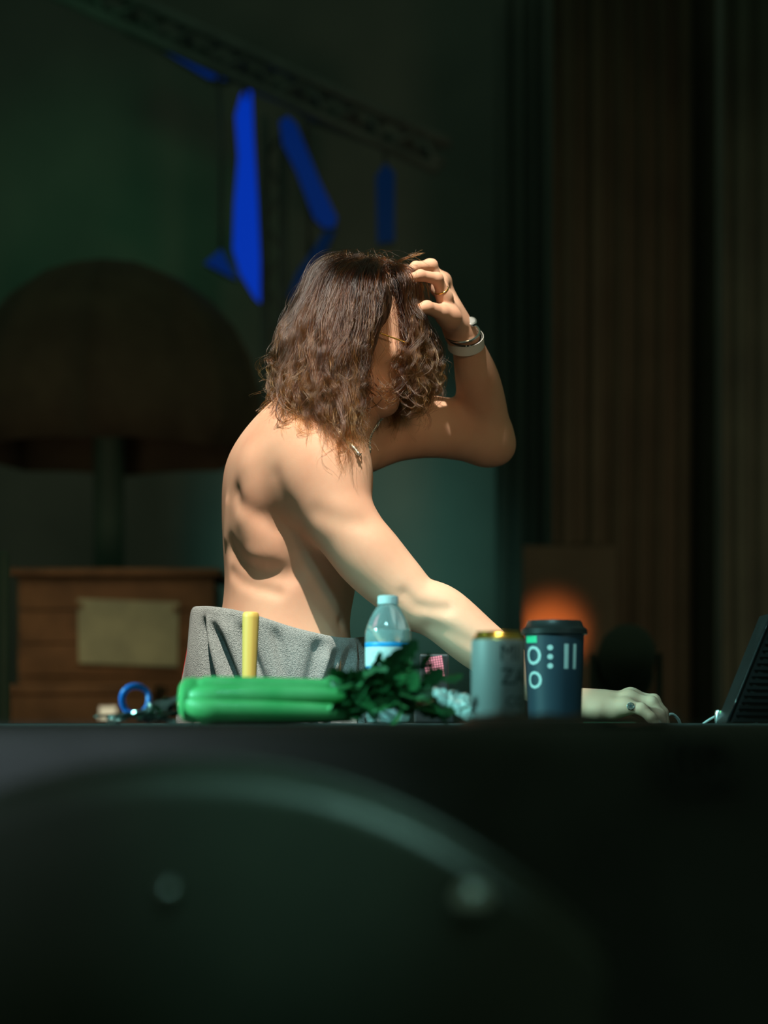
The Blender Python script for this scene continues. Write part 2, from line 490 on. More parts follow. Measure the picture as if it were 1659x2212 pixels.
# ------------------------------------------------------------------ stage background
def px_outline(pts, Y):
    return [(P(x, y, Y).x, P(x, y, Y).z) for x, y in pts]

def lit_member(pts, Y, m, label, depth=0.10):  # truss piece lit blue; the light on it is put in as emission
    t = thing('led_panel', label, 'stage light', P(*[sum(c) / len(pts) for c in zip(*pts)], Y), 'blue light panels on the truss')
    out = px_outline(pts, Y)
    prism('housing', [(x, z) for x, z in out], Y + 0.012, Y + depth, 'truss', t)
    prism('diffuser', out, Y, Y + 0.011, m, t)
    mx_, my_ = [sum(c) / len(pts) for c in zip(*pts)]
    ty = -45 + (mx_ - 120) * 385 / 840          # the truss above
    tube('bracket', [P(mx_, my_ - 4, Y + depth), P(mx_, (my_ + ty) / 2, Y + depth), Vector((P(mx_, 0, Y).x, 10.33, P(0, ty - 8, 10.2).z))], 0.012, 'truss', t, 6)
    return t
lit_member([(262, 62), (300, 62), (400, 105), (470, 140), (505, 158), (492, 172), (450, 168), (380, 125), (320, 88)], 10.6, 'blue_led_dim', 'long thin blue light wedge lying along the slanted roof truss')
lit_member([(520, 205), (543, 175), (548, 300), (556, 430), (562, 560), (562, 655), (548, 640), (518, 590), (503, 540), (506, 440), (514, 340), (508, 250)], 10.4, 'blue_led', 'tall upright blue light strip left of the dark post')
lit_member([(604, 262), (622, 250), (640, 268), (690, 390), (728, 470), (722, 490), (700, 492), (678, 470), (640, 370), (610, 310)], 10.4, 'blue_led_dim', 'slanted blue light bar to the right of the dark post')
lit_member([(700, 500), (728, 492), (690, 570), (655, 625), (640, 655), (622, 640), (640, 590), (672, 545)], 10.75, 'blue_led_faint', 'dim blue light bar slanting down behind the hair')
lit_member([(442, 568), (478, 538), (512, 604)], 10.5, 'blue_led_dim', 'small blue triangular light beside the brown canopy')
lit_member([(812, 380), (832, 352), (852, 372), (852, 520), (815, 525)], 10.6, 'blue_led_faint', 'faint upright blue light strip above the raised hand')
lit_member([(640, 226), (680, 236), (800, 285), (820, 300), (790, 300), (660, 252)], 10.6, 'blue_led_faint', 'faint thin blue light under the slanted roof truss')

def bar(name, a, b, r, m, parent, seg=10):
    return tube(name, [a, (Vector(a) + Vector(b)) / 2, b], r, m, parent, seg)

def truss(label, a, b, half, n):
    t = thing('roof_truss', label, 'truss', a)
    a, b = Vector(a), Vector(b); ax = (b - a).normalized(); side = Vector((0, 1, 0)); up = ax.cross(side)
    offs = [up * half, up * -half, side * half * 1.6]
    for o in offs: bar('chord', a + o, b + o, 0.030, 'truss', t)
    for i in range(n):
        for k in range(3):
            s0, s1 = i / n, (i + 1) / n
            p, q = (offs[k], offs[(k + 1) % 3]) if i % 2 else (offs[(k + 1) % 3], offs[k])
            bar('brace', a + (b - a) * s0 + p, a + (b - a) * s1 + q, 0.016, 'truss', t, 6)
truss('grey lattice roof truss sloping down to the right above the blue lights', P(120, -45, 10.2), P(960, 340, 10.2), 0.075, 14)

t = thing('truss_post', 'dark upright metal post between the two tall blue lights', 'post', (P(592, 0, 10.85).x, 10.85, 0))
xp = P(592, 0, 10.85).x
for sx in (-0.05, 0.05):
    for sy in (-0.05, 0.05): bar('chord', (xp + sx, 10.85 + sy, 0.02), (xp + sx, 10.85 + sy, 4.25), 0.022, 'truss', t)
for i in range(24):
    z = 0.1 + i * 0.17; s = 1 if i % 2 else -1
    bar('brace', (xp - 0.05 * s, 10.80, z), (xp + 0.05 * s, 10.80, z + 0.17), 0.010, 'truss', t, 6)
box('base_plate', (xp - 0.2, 10.65, 0), (xp + 0.2, 11.05, 0.02), 'truss', t)

# dark parasol with a green pole on the left
YP = 9.6
c = P(235, 790, YP)
t = thing('parasol', 'large dark brown domed parasol on a green pole', 'parasol', (c.x, YP, 0))
R = 0.745
NG = 8
for g in range(NG):
    V, Fc = [], []
    ni, nj = 9, 5
    for sh in (0, 1):
        for i in range(ni):
            th = 0.05 + (PI * 0.60 - 0.05) * i / (ni - 1)
            for j in range(nj):
                ph = 2 * PI * (g + j / (nj - 1)) / NG
                w = 1 - 0.05 * math.sin(PI * j / (nj - 1)) * (i / (ni - 1))
                rr = R * w - 0.008 * sh
                V.append((c.x + rr * math.sin(th) * math.cos(ph), YP + rr * math.sin(th) * math.sin(ph), P(0, 890, YP).z + 0.98 * rr * math.cos(th)))
    o = ni * nj
    for i in range(ni - 1):
        for j in range(nj - 1):
            q = (i * nj + j, i * nj + j + 1, (i + 1) * nj + j + 1, (i + 1) * nj + j)
            Fc.append(q); Fc.append(tuple(o + k for k in q[::-1]))
    rim = [i * nj for i in range(ni)], [i * nj + nj - 1 for i in range(ni)], list(range(nj)), [(ni - 1) * nj + j for j in range(nj)]
    for r in rim:
        for a, b in zip(r[:-1], r[1:]): Fc.append((a, b, b + o, a + o))
    mesh_obj('canopy_panel', V, Fc, 'canopy', t, smooth=True)
lathe('pole', [(0.075, 0.05), (0.075, P(0, 640, YP).z)], (c.x, YP, 0), 'pole_green', t, 20)
lathe('base', [(0.30, 0), (0.30, 0.04), (0.10, 0.06)], (c.x, YP, 0), 'fixture', t, 24)

# brown plank bar front with a pale board on it
YB = 8.3
x0, x1 = P(40, 0, YB).x, P(462, 0, YB).x
zt = P(0, 1245, YB).z
t = thing('bar_counter', 'brown plank bar counter behind the towel', 'bar counter', ((x0 + x1) / 2, YB + 0.3, 0))
npl = 11
for i in range(npl):
    z0 = zt * i / npl; z1 = zt * (i + 1) / npl - 0.005
    y = YB - 0.006 * (i % 3)
    box('plank', (x0, y, z0), (x1, y + 0.03, z1), 'plank', t, bevel=0.004)
box('frame', (x0 + 0.02, YB + 0.035, 0.0), (x1 - 0.02, YB + 0.55, zt - 0.02), 'fixture', t)
box('counter_top', (x0 - 0.03, YB - 0.06, zt), (x1 + 0.03, YB + 0.6, zt + 0.03), 'plank', t, bevel=0.005)
t = thing('notice_board', 'pale rectangular board hung on the brown plank bar', 'board', P(275, 1365, YB - 0.05))
o1 = px_outline([(165, 1292), (385, 1300), (382, 1440), (168, 1432)], YB - 0.06)
prism('panel', o1, YB - 0.034, YB - 0.014, 'pale_board', t)
for q in (o1[0], o1[1]):
    lathe('peg', [(0.012, 0), (0.012, 0.02)], (q[0] * 0.94 + (o1[0][0] + o1[1][0]) * 0.03, YB - 0.034, q[1] - 0.03), 'plank', t, 8, mtx=Matrix.Rotation(math.radians(90), 3, 'X'))

# low pale flight case below it, left
t = thing('flight_case', 'low brown case in front of the plank bar at lower left', 'case', P(190, 1590, 7.4))
xa, xb = P(20, 0, 7.4).x, P(330, 0, 7.4).x
box('body', (xa, 7.4, 0.06), (xb, 7.8, P(0, 1500, 7.4).z), 'plank', t, bevel=0.01)
box('lid', (xa - 0.01, 7.39, P(0, 1500, 7.4).z), (xb + 0.01, 7.81, P(0, 1490, 7.4).z + 0.02), 'plank', t, bevel=0.008)
box('latch', (P(215, 0, 7.4).x, 7.375, P(0, 1560, 7.4).z), (P(255, 0, 7.4).x, 7.4, P(0, 1525, 7.4).z), 'bolt', t, bevel=0.004)
for sx in (xa + 0.06, xb - 0.06):
    for sy in (7.46, 7.74): lathe('caster', [(0.03, 0), (0.03, 0.06)], (sx, sy, 0), 'fixture', t, 12)

# thin dark pole on the left edge
t = thing('stand_pole', 'thin dark green stand pole at the left edge', 'stand', (P(8, 0, 4.6).x, 4.6, 0))
lathe('pole', [(0.016, 0.02), (0.016, P(0, 1200, 4.6).z), (0.010, P(0, 1190, 4.6).z)], (P(6, 0, 4.6).x, 4.6, 0), 'pole_green', t, 14)
lathe('base', [(0.16, 0), (0.16, 0.015), (0.02, 0.03)], (P(6, 0, 4.6).x, 4.6, 0), 'fixture', t, 24)

# drapes on the right
def curtain(name, pxa, pxb, Y, folds, amp, m, label, top=5.2, seed=0):
    xa, xb = P(pxa, 0, Y).x, P(pxb, 0, Y).x
    rng = np.random.default_rng(seed)
    nx, nz = folds * 10, 14
    V, Fc = [], []
    ph = rng.uniform(0, 6.28, 3)
    for s in (0, 1):
        for j in range(nz):
            v = j / (nz - 1)
            for i in range(nx + 1):
                u = i / nx
                y = Y + amp * (math.sin(2 * PI * folds * u + 0.5 * math.sin(6 * v + ph[0]) + 0.8 * math.sin(9 * u + ph[1])) + 0.35 * math.sin(4.7 * PI * folds * u + ph[2]))
                V.append((xa + (xb - xa) * u, y + 0.01 * s, 0.02 + (top - 0.02) * v))
    w = nx + 1; o = w * nz
    for j in range(nz - 1):
        for i in range(nx):
            q = (j * w + i, j * w + i + 1, (j + 1) * w + i + 1, (j + 1) * w + i)
            Fc.append(q); Fc.append(tuple(o + k for k in q[::-1]))
    edge = [list(range(w)), [(nz - 1) * w + i for i in range(w)], [j * w for j in range(nz)], [j * w + nx for j in range(nz)]]
    for r in edge:
        for a, b in zip(r[:-1], r[1:]): Fc.append((a, b, b + o, a + o))
    return tag(mesh_obj(name, V, Fc, m, None, smooth=True), label, 'curtain')
curtain('stage_curtain', 1195, 1545, 9.6, 7, 0.035, 'curtain', 'dark brown pleated stage curtain behind the ribbed panel', seed=3)
curtain('stage_curtain', 1560, 1800, 9.0, 4, 0.03, 'dark_drape', 'black curtain at the right edge beside the brown one', seed=5)
curtain('stage_curtain', 1070, 1190, 10.9, 4, 0.03, 'wall', 'narrow dark curtain right of the raised elbow', seed=8)

# stage light silhouetted against the orange glow
YL = 6.2
t = thing('stage_light', 'dark round-topped stage light standing before an orange glow', 'stage light', (P(1350, 0, YL).x, YL, 0))
cl = P(1352, 1425, YL)
Rm = Matrix.Rotation(math.radians(62), 3, 'X')
prof = [(0.02, 0.125), (0.05, 0.118), (0.075, 0.095), (0.088, 0.06), (0.092, 0.0), (0.092, -0.08), (0.098, -0.085), (0.098, -0.11), (0.07, -0.112)]
lathe('lamp_head', prof[::-1], cl, 'fixture', t, 28, mtx=Rm)
for s in (-1, 1):
    box('yoke_arm', (cl.x + s * 0.105 - 0.008, YL - 0.02, cl.z - 0.20), (cl.x + s * 0.105 + 0.008, YL + 0.02, cl.z + 0.02), 'fixture', t, bevel=0.003)
box('yoke_bar', (cl.x - 0.113, YL - 0.02, cl.z - 0.215), (cl.x + 0.113, YL + 0.02, cl.z - 0.2), 'fixture', t, bevel=0.003)
lathe('stand_pole', [(0.018, 0.03), (0.018, cl.z - 0.215)], (cl.x, YL, 0), 'fixture', t, 12)
lathe('base', [(0.18, 0), (0.18, 0.03), (0.03, 0.04)], (cl.x, YL, 0), 'fixture', t, 24)

# amber lamp that makes the orange glow
YA = 8.6
ca = P(1210, 1450, YA)
t = thing('amber_lamp', 'small amber stage lamp glowing orange behind the coffee cup', 'stage light', (ca.x, YA, 0))
lathe('housing', [(0.07, 0), (0.10, 0.03), (0.10, 0.12), (0.06, 0.16)], ca, 'fixture', t, 20, mtx=Matrix.Rotation(math.radians(-65), 3, 'X'))
lathe('stand_pole', [(0.018, 0.02), (0.018, ca.z)], (ca.x, YA, 0), 'fixture', t, 12)
lathe('base', [(0.16, 0), (0.16, 0.02)], (ca.x, YA, 0), 'fixture', t, 20)
spot('amber_glow', (ca.x, YA + 0.35, ca.z + 0.02), (ca.x + 0.06, 9.9, ca.z + 0.36), 85, 44, 1.0, (1.0, 0.22, 0.05), 0.05)
tag(box('backdrop_flat', (P(1130, 0, 9.45).x, 9.42, 0.02), (P(1330, 0, 9.45).x, 9.46, P(0, 1180, 9.45).z), 'curtain'), 'low brown backdrop flat lit orange behind the coffee cup', 'flat')
# ------------------------------------------------------------------ the table under the black cloth
def drape(name, x0, x1, y0, y1, zt, drop, m, parent, amp=0.010):
    """cloth lying on the top and falling over the camera side"""
    nx = 120; prof = [(y1, zt), ((y0 + y1) / 2, zt), (y0 + 0.02, zt), (y0 + 0.004, zt - 0.003), (y0 - 0.004, zt - 0.012)]
    prof += [(y0 - 0.006, zt - 0.02 - drop * k / 9) for k in range(10)]
    V, Fc = [], []
    for s in (0, 1):
        for j, (y, z) in enumerate(prof):
            fall = max(0, zt - 0.01 - z) / drop
            for i in range(nx + 1):
                u = i / nx
                x = x0 + (x1 - x0) * u
                w = amp * fall * (math.sin(34 * x + 1.2) + 0.6 * math.sin(71 * x + 0.4) + 0.4 * math.sin(19 * x))
                V.append((x, y - abs(w) * 1.4 + (0.003 if s and z < zt - 0.005 else 0), z - (0.003 if s and z >= zt - 0.005 else 0)))
    w = nx + 1; o = w * len(prof)
    for j in range(len(prof) - 1):
        for i in range(nx):
            q = (j * w + i, j * w + i + 1, (j + 1) * w + i + 1, (j + 1) * w + i)
            Fc.append(q); Fc.append(tuple(o + k for k in q[::-1]))
    for r in ([j * w for j in range(len(prof))], [j * w + nx for j in range(len(prof))], list(range(w)), [(len(prof) - 1) * w + i for i in range(w)]):
        for a, b in zip(r[:-1], r[1:]): Fc.append((a, b, b + o, a + o))
    return mesh_obj(name, V, Fc, m, parent, smooth=True)

t = thing('table', 'long dark table carrying the drinks and the celery', 'table', (0, 2.1, 0))
box('table_top', (-1.05, 1.33, TT - 0.033), (1.15, 3.06, TT - 0.004), 'black', t, bevel=0.004)
for sx in (-0.98, 1.08):
    for sy in (1.40, 2.98): lathe('leg', [(0.022, 0), (0.022, TT - 0.033)], (sx, sy, 0), 'black', t, 12)
cl = drape('tablecloth', -1.06, 1.16, 1.32, 3.07, TT, 0.62, 'black_cloth', None)
tag(cl, 'black cloth covering the long table and hanging down its front', 'tablecloth')

# chair back in the near foreground
YC = 1.16
t = thing('chair', 'black padded chair with rounded back in the blurred foreground', 'chair', (P(520, 0, YC).x, 0.85, 0))
xc = P(400, 0, YC).x; zb = P(0, 1656, YC).z
V, Fc = [], []
def back_outline(k, n=40):
    u = k / n                     # left to right along the rounded top
    x = -0.24 + 0.48 * u
    z = 0.0 - 0.105 * (abs(x) / 0.24) ** 2.2
    return xc + x, zb + z
N = 40
prof = []
for k in range(N + 1): prof.append(back_outline(k))
sec = [(-0.020, -0.5), (-0.020, -0.02), (-0.017, -0.009), (-0.010, -0.0025), (0, 0), (0.010, -0.0025), (0.017, -0.009), (0.020, -0.02), (0.020, -0.5)]
for (x, z) in prof:
    for (dy, dz) in sec:
        zz = z + dz if dz > -0.4 else 0.48
        V.append((x, YC + dy + 0.05 * ((x - xc) / 0.24) ** 2 * -1, zz))
s = len(sec)
for k in range(N):
    for j in range(s - 1): Fc.append((k * s + j, (k + 1) * s + j, (k + 1) * s + j + 1, k * s + j + 1))
    Fc.append((k * s + s - 1, (k + 1) * s + s - 1, (k + 1) * s, k * s))
Fc.append(tuple(range(s))); Fc.append(tuple(N * s + j for j in range(s))[::-1])
mesh_obj('backrest', V, Fc, 'black_leather', t, smooth=True)
pv = [(x, YC - 0.05 * ((x - xc) / 0.24) ** 2 + 0.0, z + 0.001) for x, z in prof]
tube('piping', pv, 0.0045, 'black_leather', t, 8)
for px, py, sr_ in ((365, 1925, 0.55), (1020, 1950, 1.1)):
    b = P(px, py, YC - 0.022 - 0.05 * ((P(px, 0, YC).x - xc) / 0.24) ** 2)
    lathe('stud', [(0.011 * sr_, 0), (0.010 * sr_, 0.003), (0.006 * sr_, 0.006), (0.001, 0.0075)], b, 'bolt', t, 20, mtx=Matrix.Rotation(math.radians(90), 3, 'X'))
box('seat', (xc - 0.22, 0.70, 0.43), (xc + 0.22, 1.13, 0.50), 'black_leather', t, bevel=0.02)
for sx in (-0.2, 0.2):
    for sy in (0.73, 1.1): lathe('leg', [(0.014, 0), (0.016, 0.43)], (xc + sx, sy, 0), 'black', t, 12)

# ------------------------------------------------------------------ water bottle
YW = 2.76; S = F / YW
base = Vector(((838 - CX) / S, YW, TT + 0.0005)); H = lambda py: ZC + (HY - py) / S - base.z
t = thing('water_bottle', 'part-filled clear plastic water bottle with blue-banded label in front of the arm', 'bottle', base)
prof = [(0.020, 0), (0.028, 0.002), (0.0315, 0.009), (0.0315, 0.022), (0.0305, 0.025), (0.0315, 0.028), (0.0315, H(1446)), (0.0310, H(1444)), (0.0310, H(1390)), (0.0318, H(1387)),
        (0.0318, H(1372)), (0.0312, H(1362)), (0.0285, H(1348)), (0.0245, H(1334)), (0.0195, H(1320)), (0.0155, H(1311)), (0.0125, H(1306)), (0.0118, H(1303))]
lathe('body', prof, base, 'pet', t, 56)
wl = H(1362)
wp = [(max(r - 0.0012, 0.001), max(z, 0.0015)) for r, z in prof if z < wl] + [(0.0300, wl)]
lathe('water', wp, base, 'water', t, 48)
lathe('neck_ring', [(0.0118, H(1306)), (0.0150, H(1305)), (0.0150, H(1302.5)), (0.0118, H(1302))], base, 'cap', t, 40)
cp = []
V, Fc = [], []
seg = 72
for (r, z) in [(0.0140, H(1302)), (0.0141, H(1289.5)), (0.0132, H(1287.5)), (0.010, H(1286.5))]:
    for k in range(seg):
        rr = r + (0.0004 if (k % 2 and r > 0.0135) else 0)
        V.append((base.x + rr * math.cos(2 * PI * k / seg), base.y + rr * math.sin(2 * PI * k / seg), base.z + z))
for i in range(3):
    for k in range(seg): Fc.append((i * seg + k, i * seg + (k + 1) % seg, (i + 1) * seg + (k + 1) % seg, (i + 1) * seg + k))
Fc.append(tuple(range(seg))[::-1]); Fc.append(tuple(3 * seg + k for k in range(seg)))
mesh_obj('cap', V, Fc, 'cap', t)
lab = lathe('label', [(0.0314, H(1445)), (0.0320, H(1444.5)), (0.0320, H(1389.5)), (0.0314, H(1389))], base, 'label_white', t, 56, False, False)
lathe('stripe', [(0.0321, H(1398.5)), (0.0323, H(1398)), (0.0323, H(1389)), (0.0321, H(1388.6))], base, 'label_blue', lab, 56, False, False)
lathe('stripe', [(0.0321, H(1443.5)), (0.0323, H(1443.2)), (0.0323, H(1439.8)), (0.0321, H(1439.5))], base, 'label_blue', lab, 56, False, False)
V, Fc = text_flat('CEIO', 0.0115)
V, Fc = subdivide_geo(V, Fc, 2)
mesh_obj('lettering', wrap(V, base, lambda z: 0.0322, -0.78, H(1421)), Fc, 'ink_grey', lab)

# ------------------------------------------------------------------ drink can
YK = 2.39; S = F / YK
base = Vector(((1077 - CX) / S, YK, TT + 0.0005)); H = lambda py: ZC + (HY - py) / S - base.z
r0 = 0.0332
t = thing('drink_can', 'white drink can with dark lettering and a gold top beside the coffee cup', 'can', base)
top = H(1366)
lathe('body', [(0.020, 0.003), (0.0235, 0.0), (0.0255, 0.001), (0.030, 0.007), (r0, 0.014), (r0, H(1387)), (0.0325, H(1383))], base, 'can_white', t, 64)
lathe('neck', [(0.0325, H(1383)), (0.0312, H(1378)), (0.0280, H(1371)), (0.0270, top - 0.002)], base, 'gold', t, 64)
lathe('lid', [(0.0268, top - 0.004), (0.0276, top - 0.002), (0.0278, top), (0.0268, top + 0.0008), (0.0258, top - 0.0005), (0.0250, top - 0.0045), (0.0235, top - 0.0035), (0.001, top - 0.0030)], base, 'gold', t, 64, False, True)
bm = bmesh.new()
bmesh.ops.create_cube(bm, size=1, matrix=Matrix.Translation(base + Vector((-0.004, 0.002, top + 0.0002))) @ Matrix.Diagonal((0.022, 0.014, 0.0012, 1)))
bm_obj('pull_tab', bm, 'gold', t, bevel=0.0004)
for txt, ang, py, sz in (('MI', -0.05, 1428, 0.0275), ('ZA', 0.0, 1479, 0.0275), ('CO', 0.20, 1526, 0.018)):
    V, Fc = text_flat(txt, sz, 0.0)
    V, Fc = subdivide_geo(V, Fc, 2)
    mesh_obj('lettering', wrap(V, base, lambda z: r0 + 0.0002, ang, H(py)), Fc, 'ink_dark', t)

# ------------------------------------------------------------------ coffee cup
YU = 2.80; S = F / YU
base = Vector(((1198 - CX) / S, YU, TT + 0.0005)); H = lambda py: ZC + (HY - py) / S - base.z
rt, rb = 0.0425, 0.0375
zt = H(1366)
rad = lambda z: rb + (rt - rb) * z / zt
t = thing('coffee_cup', 'navy takeaway coffee cup with black lid and pale lettering behind the can', 'cup', base)
lathe('cup', [(rb - 0.002, 0), (rb, 0.001), (rb + (rt - rb) * 0.5, zt * 0.5), (rt, zt)], base, 'cup_navy', t, 56)
lathe('lid', [(rt + 0.0012, zt - 0.004), (rt + 0.0045, zt - 0.003), (rt + 0.0048, zt + 0.004), (rt + 0.002, zt + 0.006), (rt - 0.001, zt + 0.008), (rt - 0.003, H(1345)), (rt - 0.0045, H(1341)), (rt - 0.008, H(1341)), (rt - 0.010, H(1346)), (0.002, H(1346))], base, 'lid_black', t, 56)
ln = lambda *a: None
for txt, ang, py, sz in (('O', -1.27, 1436, 0.037), ('O', -1.22, 1487, 0.034)):
    V, Fc = text_flat(txt, sz, 0.0004)
    V, Fc = subdivide_geo(V, Fc, 2)
    mesh_obj('lettering', wrap(V, base, lambda z: rad(z) + 0.0002, ang, H(py)), Fc, 'ink_pale', t)
def patch(name, a0, a1, py0, py1, m, round_=False):
    V, Fc = [], []
    n = 14
    if round_:
        V.append((0, 0)); 
        for k in range(n): V.append((math.cos(2 * PI * k / n), math.sin(2 * PI * k / n)))
        Fc = [(0, 1 + k, 1 + (k + 1) % n) for k in range(n)]
        V = [((a0 + a1) / 2 + (a1 - a0) / 2 * x, (H(py0) + H(py1)) / 2 + (H(py0) - H(py1)) / 2 * y) for x, y in V]
    else:
        for j in range(2):
            for k in range(n + 1): V.append((a0 + (a1 - a0) * k / n, H(py0) if j == 0 else H(py1)))
        Fc = [(k + n + 1, k + n + 2, k + 1, k) for k in range(n)]
    W = [(base.x + (rad(z) + 0.0002) * math.sin(a), base.y - (rad(z) + 0.0002) * math.cos(a), base.z + z) for a, z in V]
    return mesh_obj(name, W, Fc, m, t)
for py in (1401, 1420.5, 1440): patch('printed_dot', -0.335, -0.135, py - 5.8, py + 5.8, 'ink_pale', True)
patch('printed_bar', 0.245, 0.40, 1393, 1446, 'ink_pale')
patch('printed_bar', 0.595, 0.725, 1393, 1446, 'ink_pale')
patch('printed_patch', -1.30, -0.72, 1375, 1390, 'print_green')  # green patch at the upper left of the cup

# ------------------------------------------------------------------ celery
YG = 2.42; S = F / YG
bx = P(388, 1520, YG).x; ex = P(720, 1520, YG).x
t = thing('celery', 'bunch of green celery lying on the black cloth with dark leaves', 'celery', ((bx + ex) / 2, YG, TT))
rng = random.Random(5)
stalks = [  # (y offset at base, z at base), (y, z at leaf end), width
    ((-0.030, 0.020), (-0.040, 0.016), 0.0155), ((-0.012, 0.012), (-0.012, 0.013), 0.016), ((0.012, 0.012), (0.014, 0.013), 0.016),
    ((-0.026, 0.036), (-0.034, 0.038), 0.0155), ((0.030, 0.020), (0.040, 0.017), 0.0155), ((-0.004, 0.034), (-0.004, 0.036), 0.015),
    ((0.020, 0.036), (0.026, 0.038), 0.015), ((-0.010, 0.052), (-0.016, 0.051), 0.0125), ((0.012, 0.052), (0.014, 0.050), 0.0125)]
ends = []
for (y0, z0), (y1, z1), w in [((p[0] * .925, p[1] * .925), (q[0] * .925, q[1] * .925), r * .925) for p, q, r in stalks]:
    L = rng.uniform(0.180, 0.215)
    pts, rr = [], []
    for k in range(15):
        u = k / 14
        cv = min(1, u / 0.16)
        yy = (y0 + (y1 - y0) * u) * (0.52 + 0.48 * math.sin(cv * PI / 2))
        zz = 0.030 + ((z0 + (z1 - z0) * u) - 0.030) * (0.42 + 0.58 * math.sin(cv * PI / 2))
        pts.append((bx + 0.004 + L * u, YG + yy, TT + max(zz, w * 0.8)))
        rr.append(w * (0.62 + 0.38 * math.sin(cv * PI / 2)) * (1 - 0.35 * u ** 2))
    # crescent section: outer arc and a channel
    Vt, Ft = [], []
    sg = 14
    cen = Vector((0, 0.0, 0.030))
    for p, r in zip(pts, rr):
        out = Vector((0, p[1] - YG, p[2] - TT - 0.030)); out = out.normalized() if out.length > 1e-4 else Vector((0, 0, 1))
        sd = Vector((1, 0, 0)).cross(out)
        for k in range(sg):
            a = 2 * PI * k / sg
            ca, sa = math.cos(a), math.sin(a)
            q = ca * (0.85 if ca > 0 else 0.15) + (0.0 if ca > 0 else 0.22 * sa * sa - 0.12)
            rib = 1 + (0.05 if k % 2 else 0)
            Vt.append(Vector(p) + out * q * r * rib + sd * sa * r)
    for i in range(len(pts) - 1):
        for k in range(sg): Ft.append((i * sg + k, i * sg + (k + 1) % sg, (i + 1) * sg + (k + 1) % sg, (i + 1) * sg + k))
    Ft.append(tuple(range(sg))[::-1]); Ft.append(tuple((len(pts) - 1) * sg + k for k in range(sg)))
    mesh_obj('stalk', Vt, Ft, 'stalk', t, smooth=True)
    ends.append(Vector(pts[-1]))
lathe('base', [(0.004, -0.004), (0.018, -0.002), (0.0265, 0.004), (0.0285, 0.016), (0.024, 0.03)], (bx + 0.002, YG, TT + 0.0295), 'stalk', t, 28, mtx=Matrix.Rotation(math.radians(90), 3, 'Y'))
# leaf: a toothed, folded leaflet that shares one mesh
LV = [(0, 0, 0), (0.2, 0.10, 0.02), (0.3, 0.30, 0.05), (0.45, 0.20, 0.04), (0.55, 0.40, 0.05), (0.70, 0.22, 0.03), (0.82, 0.26, 0.02), (1.0, 0, -0.06),
      (0.82, -0.26, 0.02), (0.70, -0.22, 0.03), (0.55, -0.40, 0.05), (0.45, -0.20, 0.04), (0.3, -0.30, 0.05), (0.2, -0.10, 0.02), (0.45, 0, -0.03), (0.75, 0, -0.03)]
LF = [(0, 1, 14), (1, 2, 3, 14), (3, 4, 5, 14), (14, 5, 15), (5, 6, 7, 15), (15, 7, 8, 9), (14, 15, 9), (14, 9, 10, 11), (14, 11, 12, 13), (0, 14, 13)]
leaf_me = bpy.data.meshes.new('leaf'); leaf_me.from_pydata(LV, [], LF); leaf_me.materials.append(M['leaf'])
for p in leaf_me.polygons: p.use_smooth = True
def put_leaf(pos, d, size, roll):
    d = Vector(d).normalized(); s = d.cross(Vector((0, 0, 1))); s = s.normalized() if s.length > 1e-3 else Vector((0, 1, 0)); n = s.cross(d)
    s2 = s * math.cos(roll) + n * math.sin(roll); n2 = s2.cross(d) * -1
    m = Matrix((d * size, s2 * size, n2 * size)).transposed().to_4x4(); m.translation = pos
    o = bpy.data.objects.new('leaf', leaf_me); link(o, t); o.matrix_basis = m
# stems that fan out from the stalk ends
tips = [(745, 1478, -.02), (760, 1500, -.05), (785, 1482, .02), (800, 1515, -.06), (830, 1486, .01), (850, 1500, -.04), (878, 1432, .02), (872, 1452, .04), (885, 1470, -.02),
        (905, 1440, .03), (920, 1480, 0), (930, 1515, -.05), (880, 1530, -.07), (960, 1540, -.03), (820, 1540, -.07), (760, 1540, -.06), (985, 1548, .02), (945, 1470, .03), (720, 1490, .03), (900, 1500, .05), (840, 1505, .05), (780, 1530, .03)]
for px, py, dy in tips:
    e = min(ends, key=lambda q: (q - P(px, py, YG + dy)).length) if px < 800 else rng.choice(ends)
    tip = P(px, py, YG + dy); tip.z = max(tip.z, TT + 0.012)
    st = Vector(e) - Vector((0.03, 0, 0.004))
    mid = (st + tip) / 2 + Vector((0, 0, 0.010))
    path = catmull([st, mid, tip], 9)
    tube('leaf_stem', path, np.linspace(0.0034, 0.0013, 9), 'stalk', t, 7)
    for k in range(8):
        u = 3 + k * 0.72
        p = Vector(path[min(8, int(u))])
        dd = (Vector(path[8]) - Vector(path[5])).normalized()
        d = dd + Vector((rng.uniform(-.9, .9), rng.uniform(-1, 1), rng.uniform(-.7, .8)))
        p2 = p + Vector((rng.uniform(-.006, .006), rng.uniform(-.006, .006), rng.uniform(-.003, .006)))
        sz = rng.uniform(0.022, 0.042)
        d.normalize()
        if p2.z + d.z * sz < TT + 0.004: d.z = (TT + 0.004 - p2.z) / sz
        put_leaf(p2, d, sz, rng.uniform(-1.2, 1.2))
put_leaf(P(905, 1476, YG - 0.02), P(958, 1450, YG - 0.02) - P(905, 1476, YG - 0.02), 0.036, 1.2)
put_leaf(P(850, 1430, YG - 0.02), P(895, 1392, YG - 0.02) - P(850, 1430, YG - 0.02), 0.040, 1.0)
put_leaf(P(835, 1455, YG - 0.02), P(872, 1405, YG - 0.02) - P(835, 1455, YG - 0.02), 0.040, 0.8)

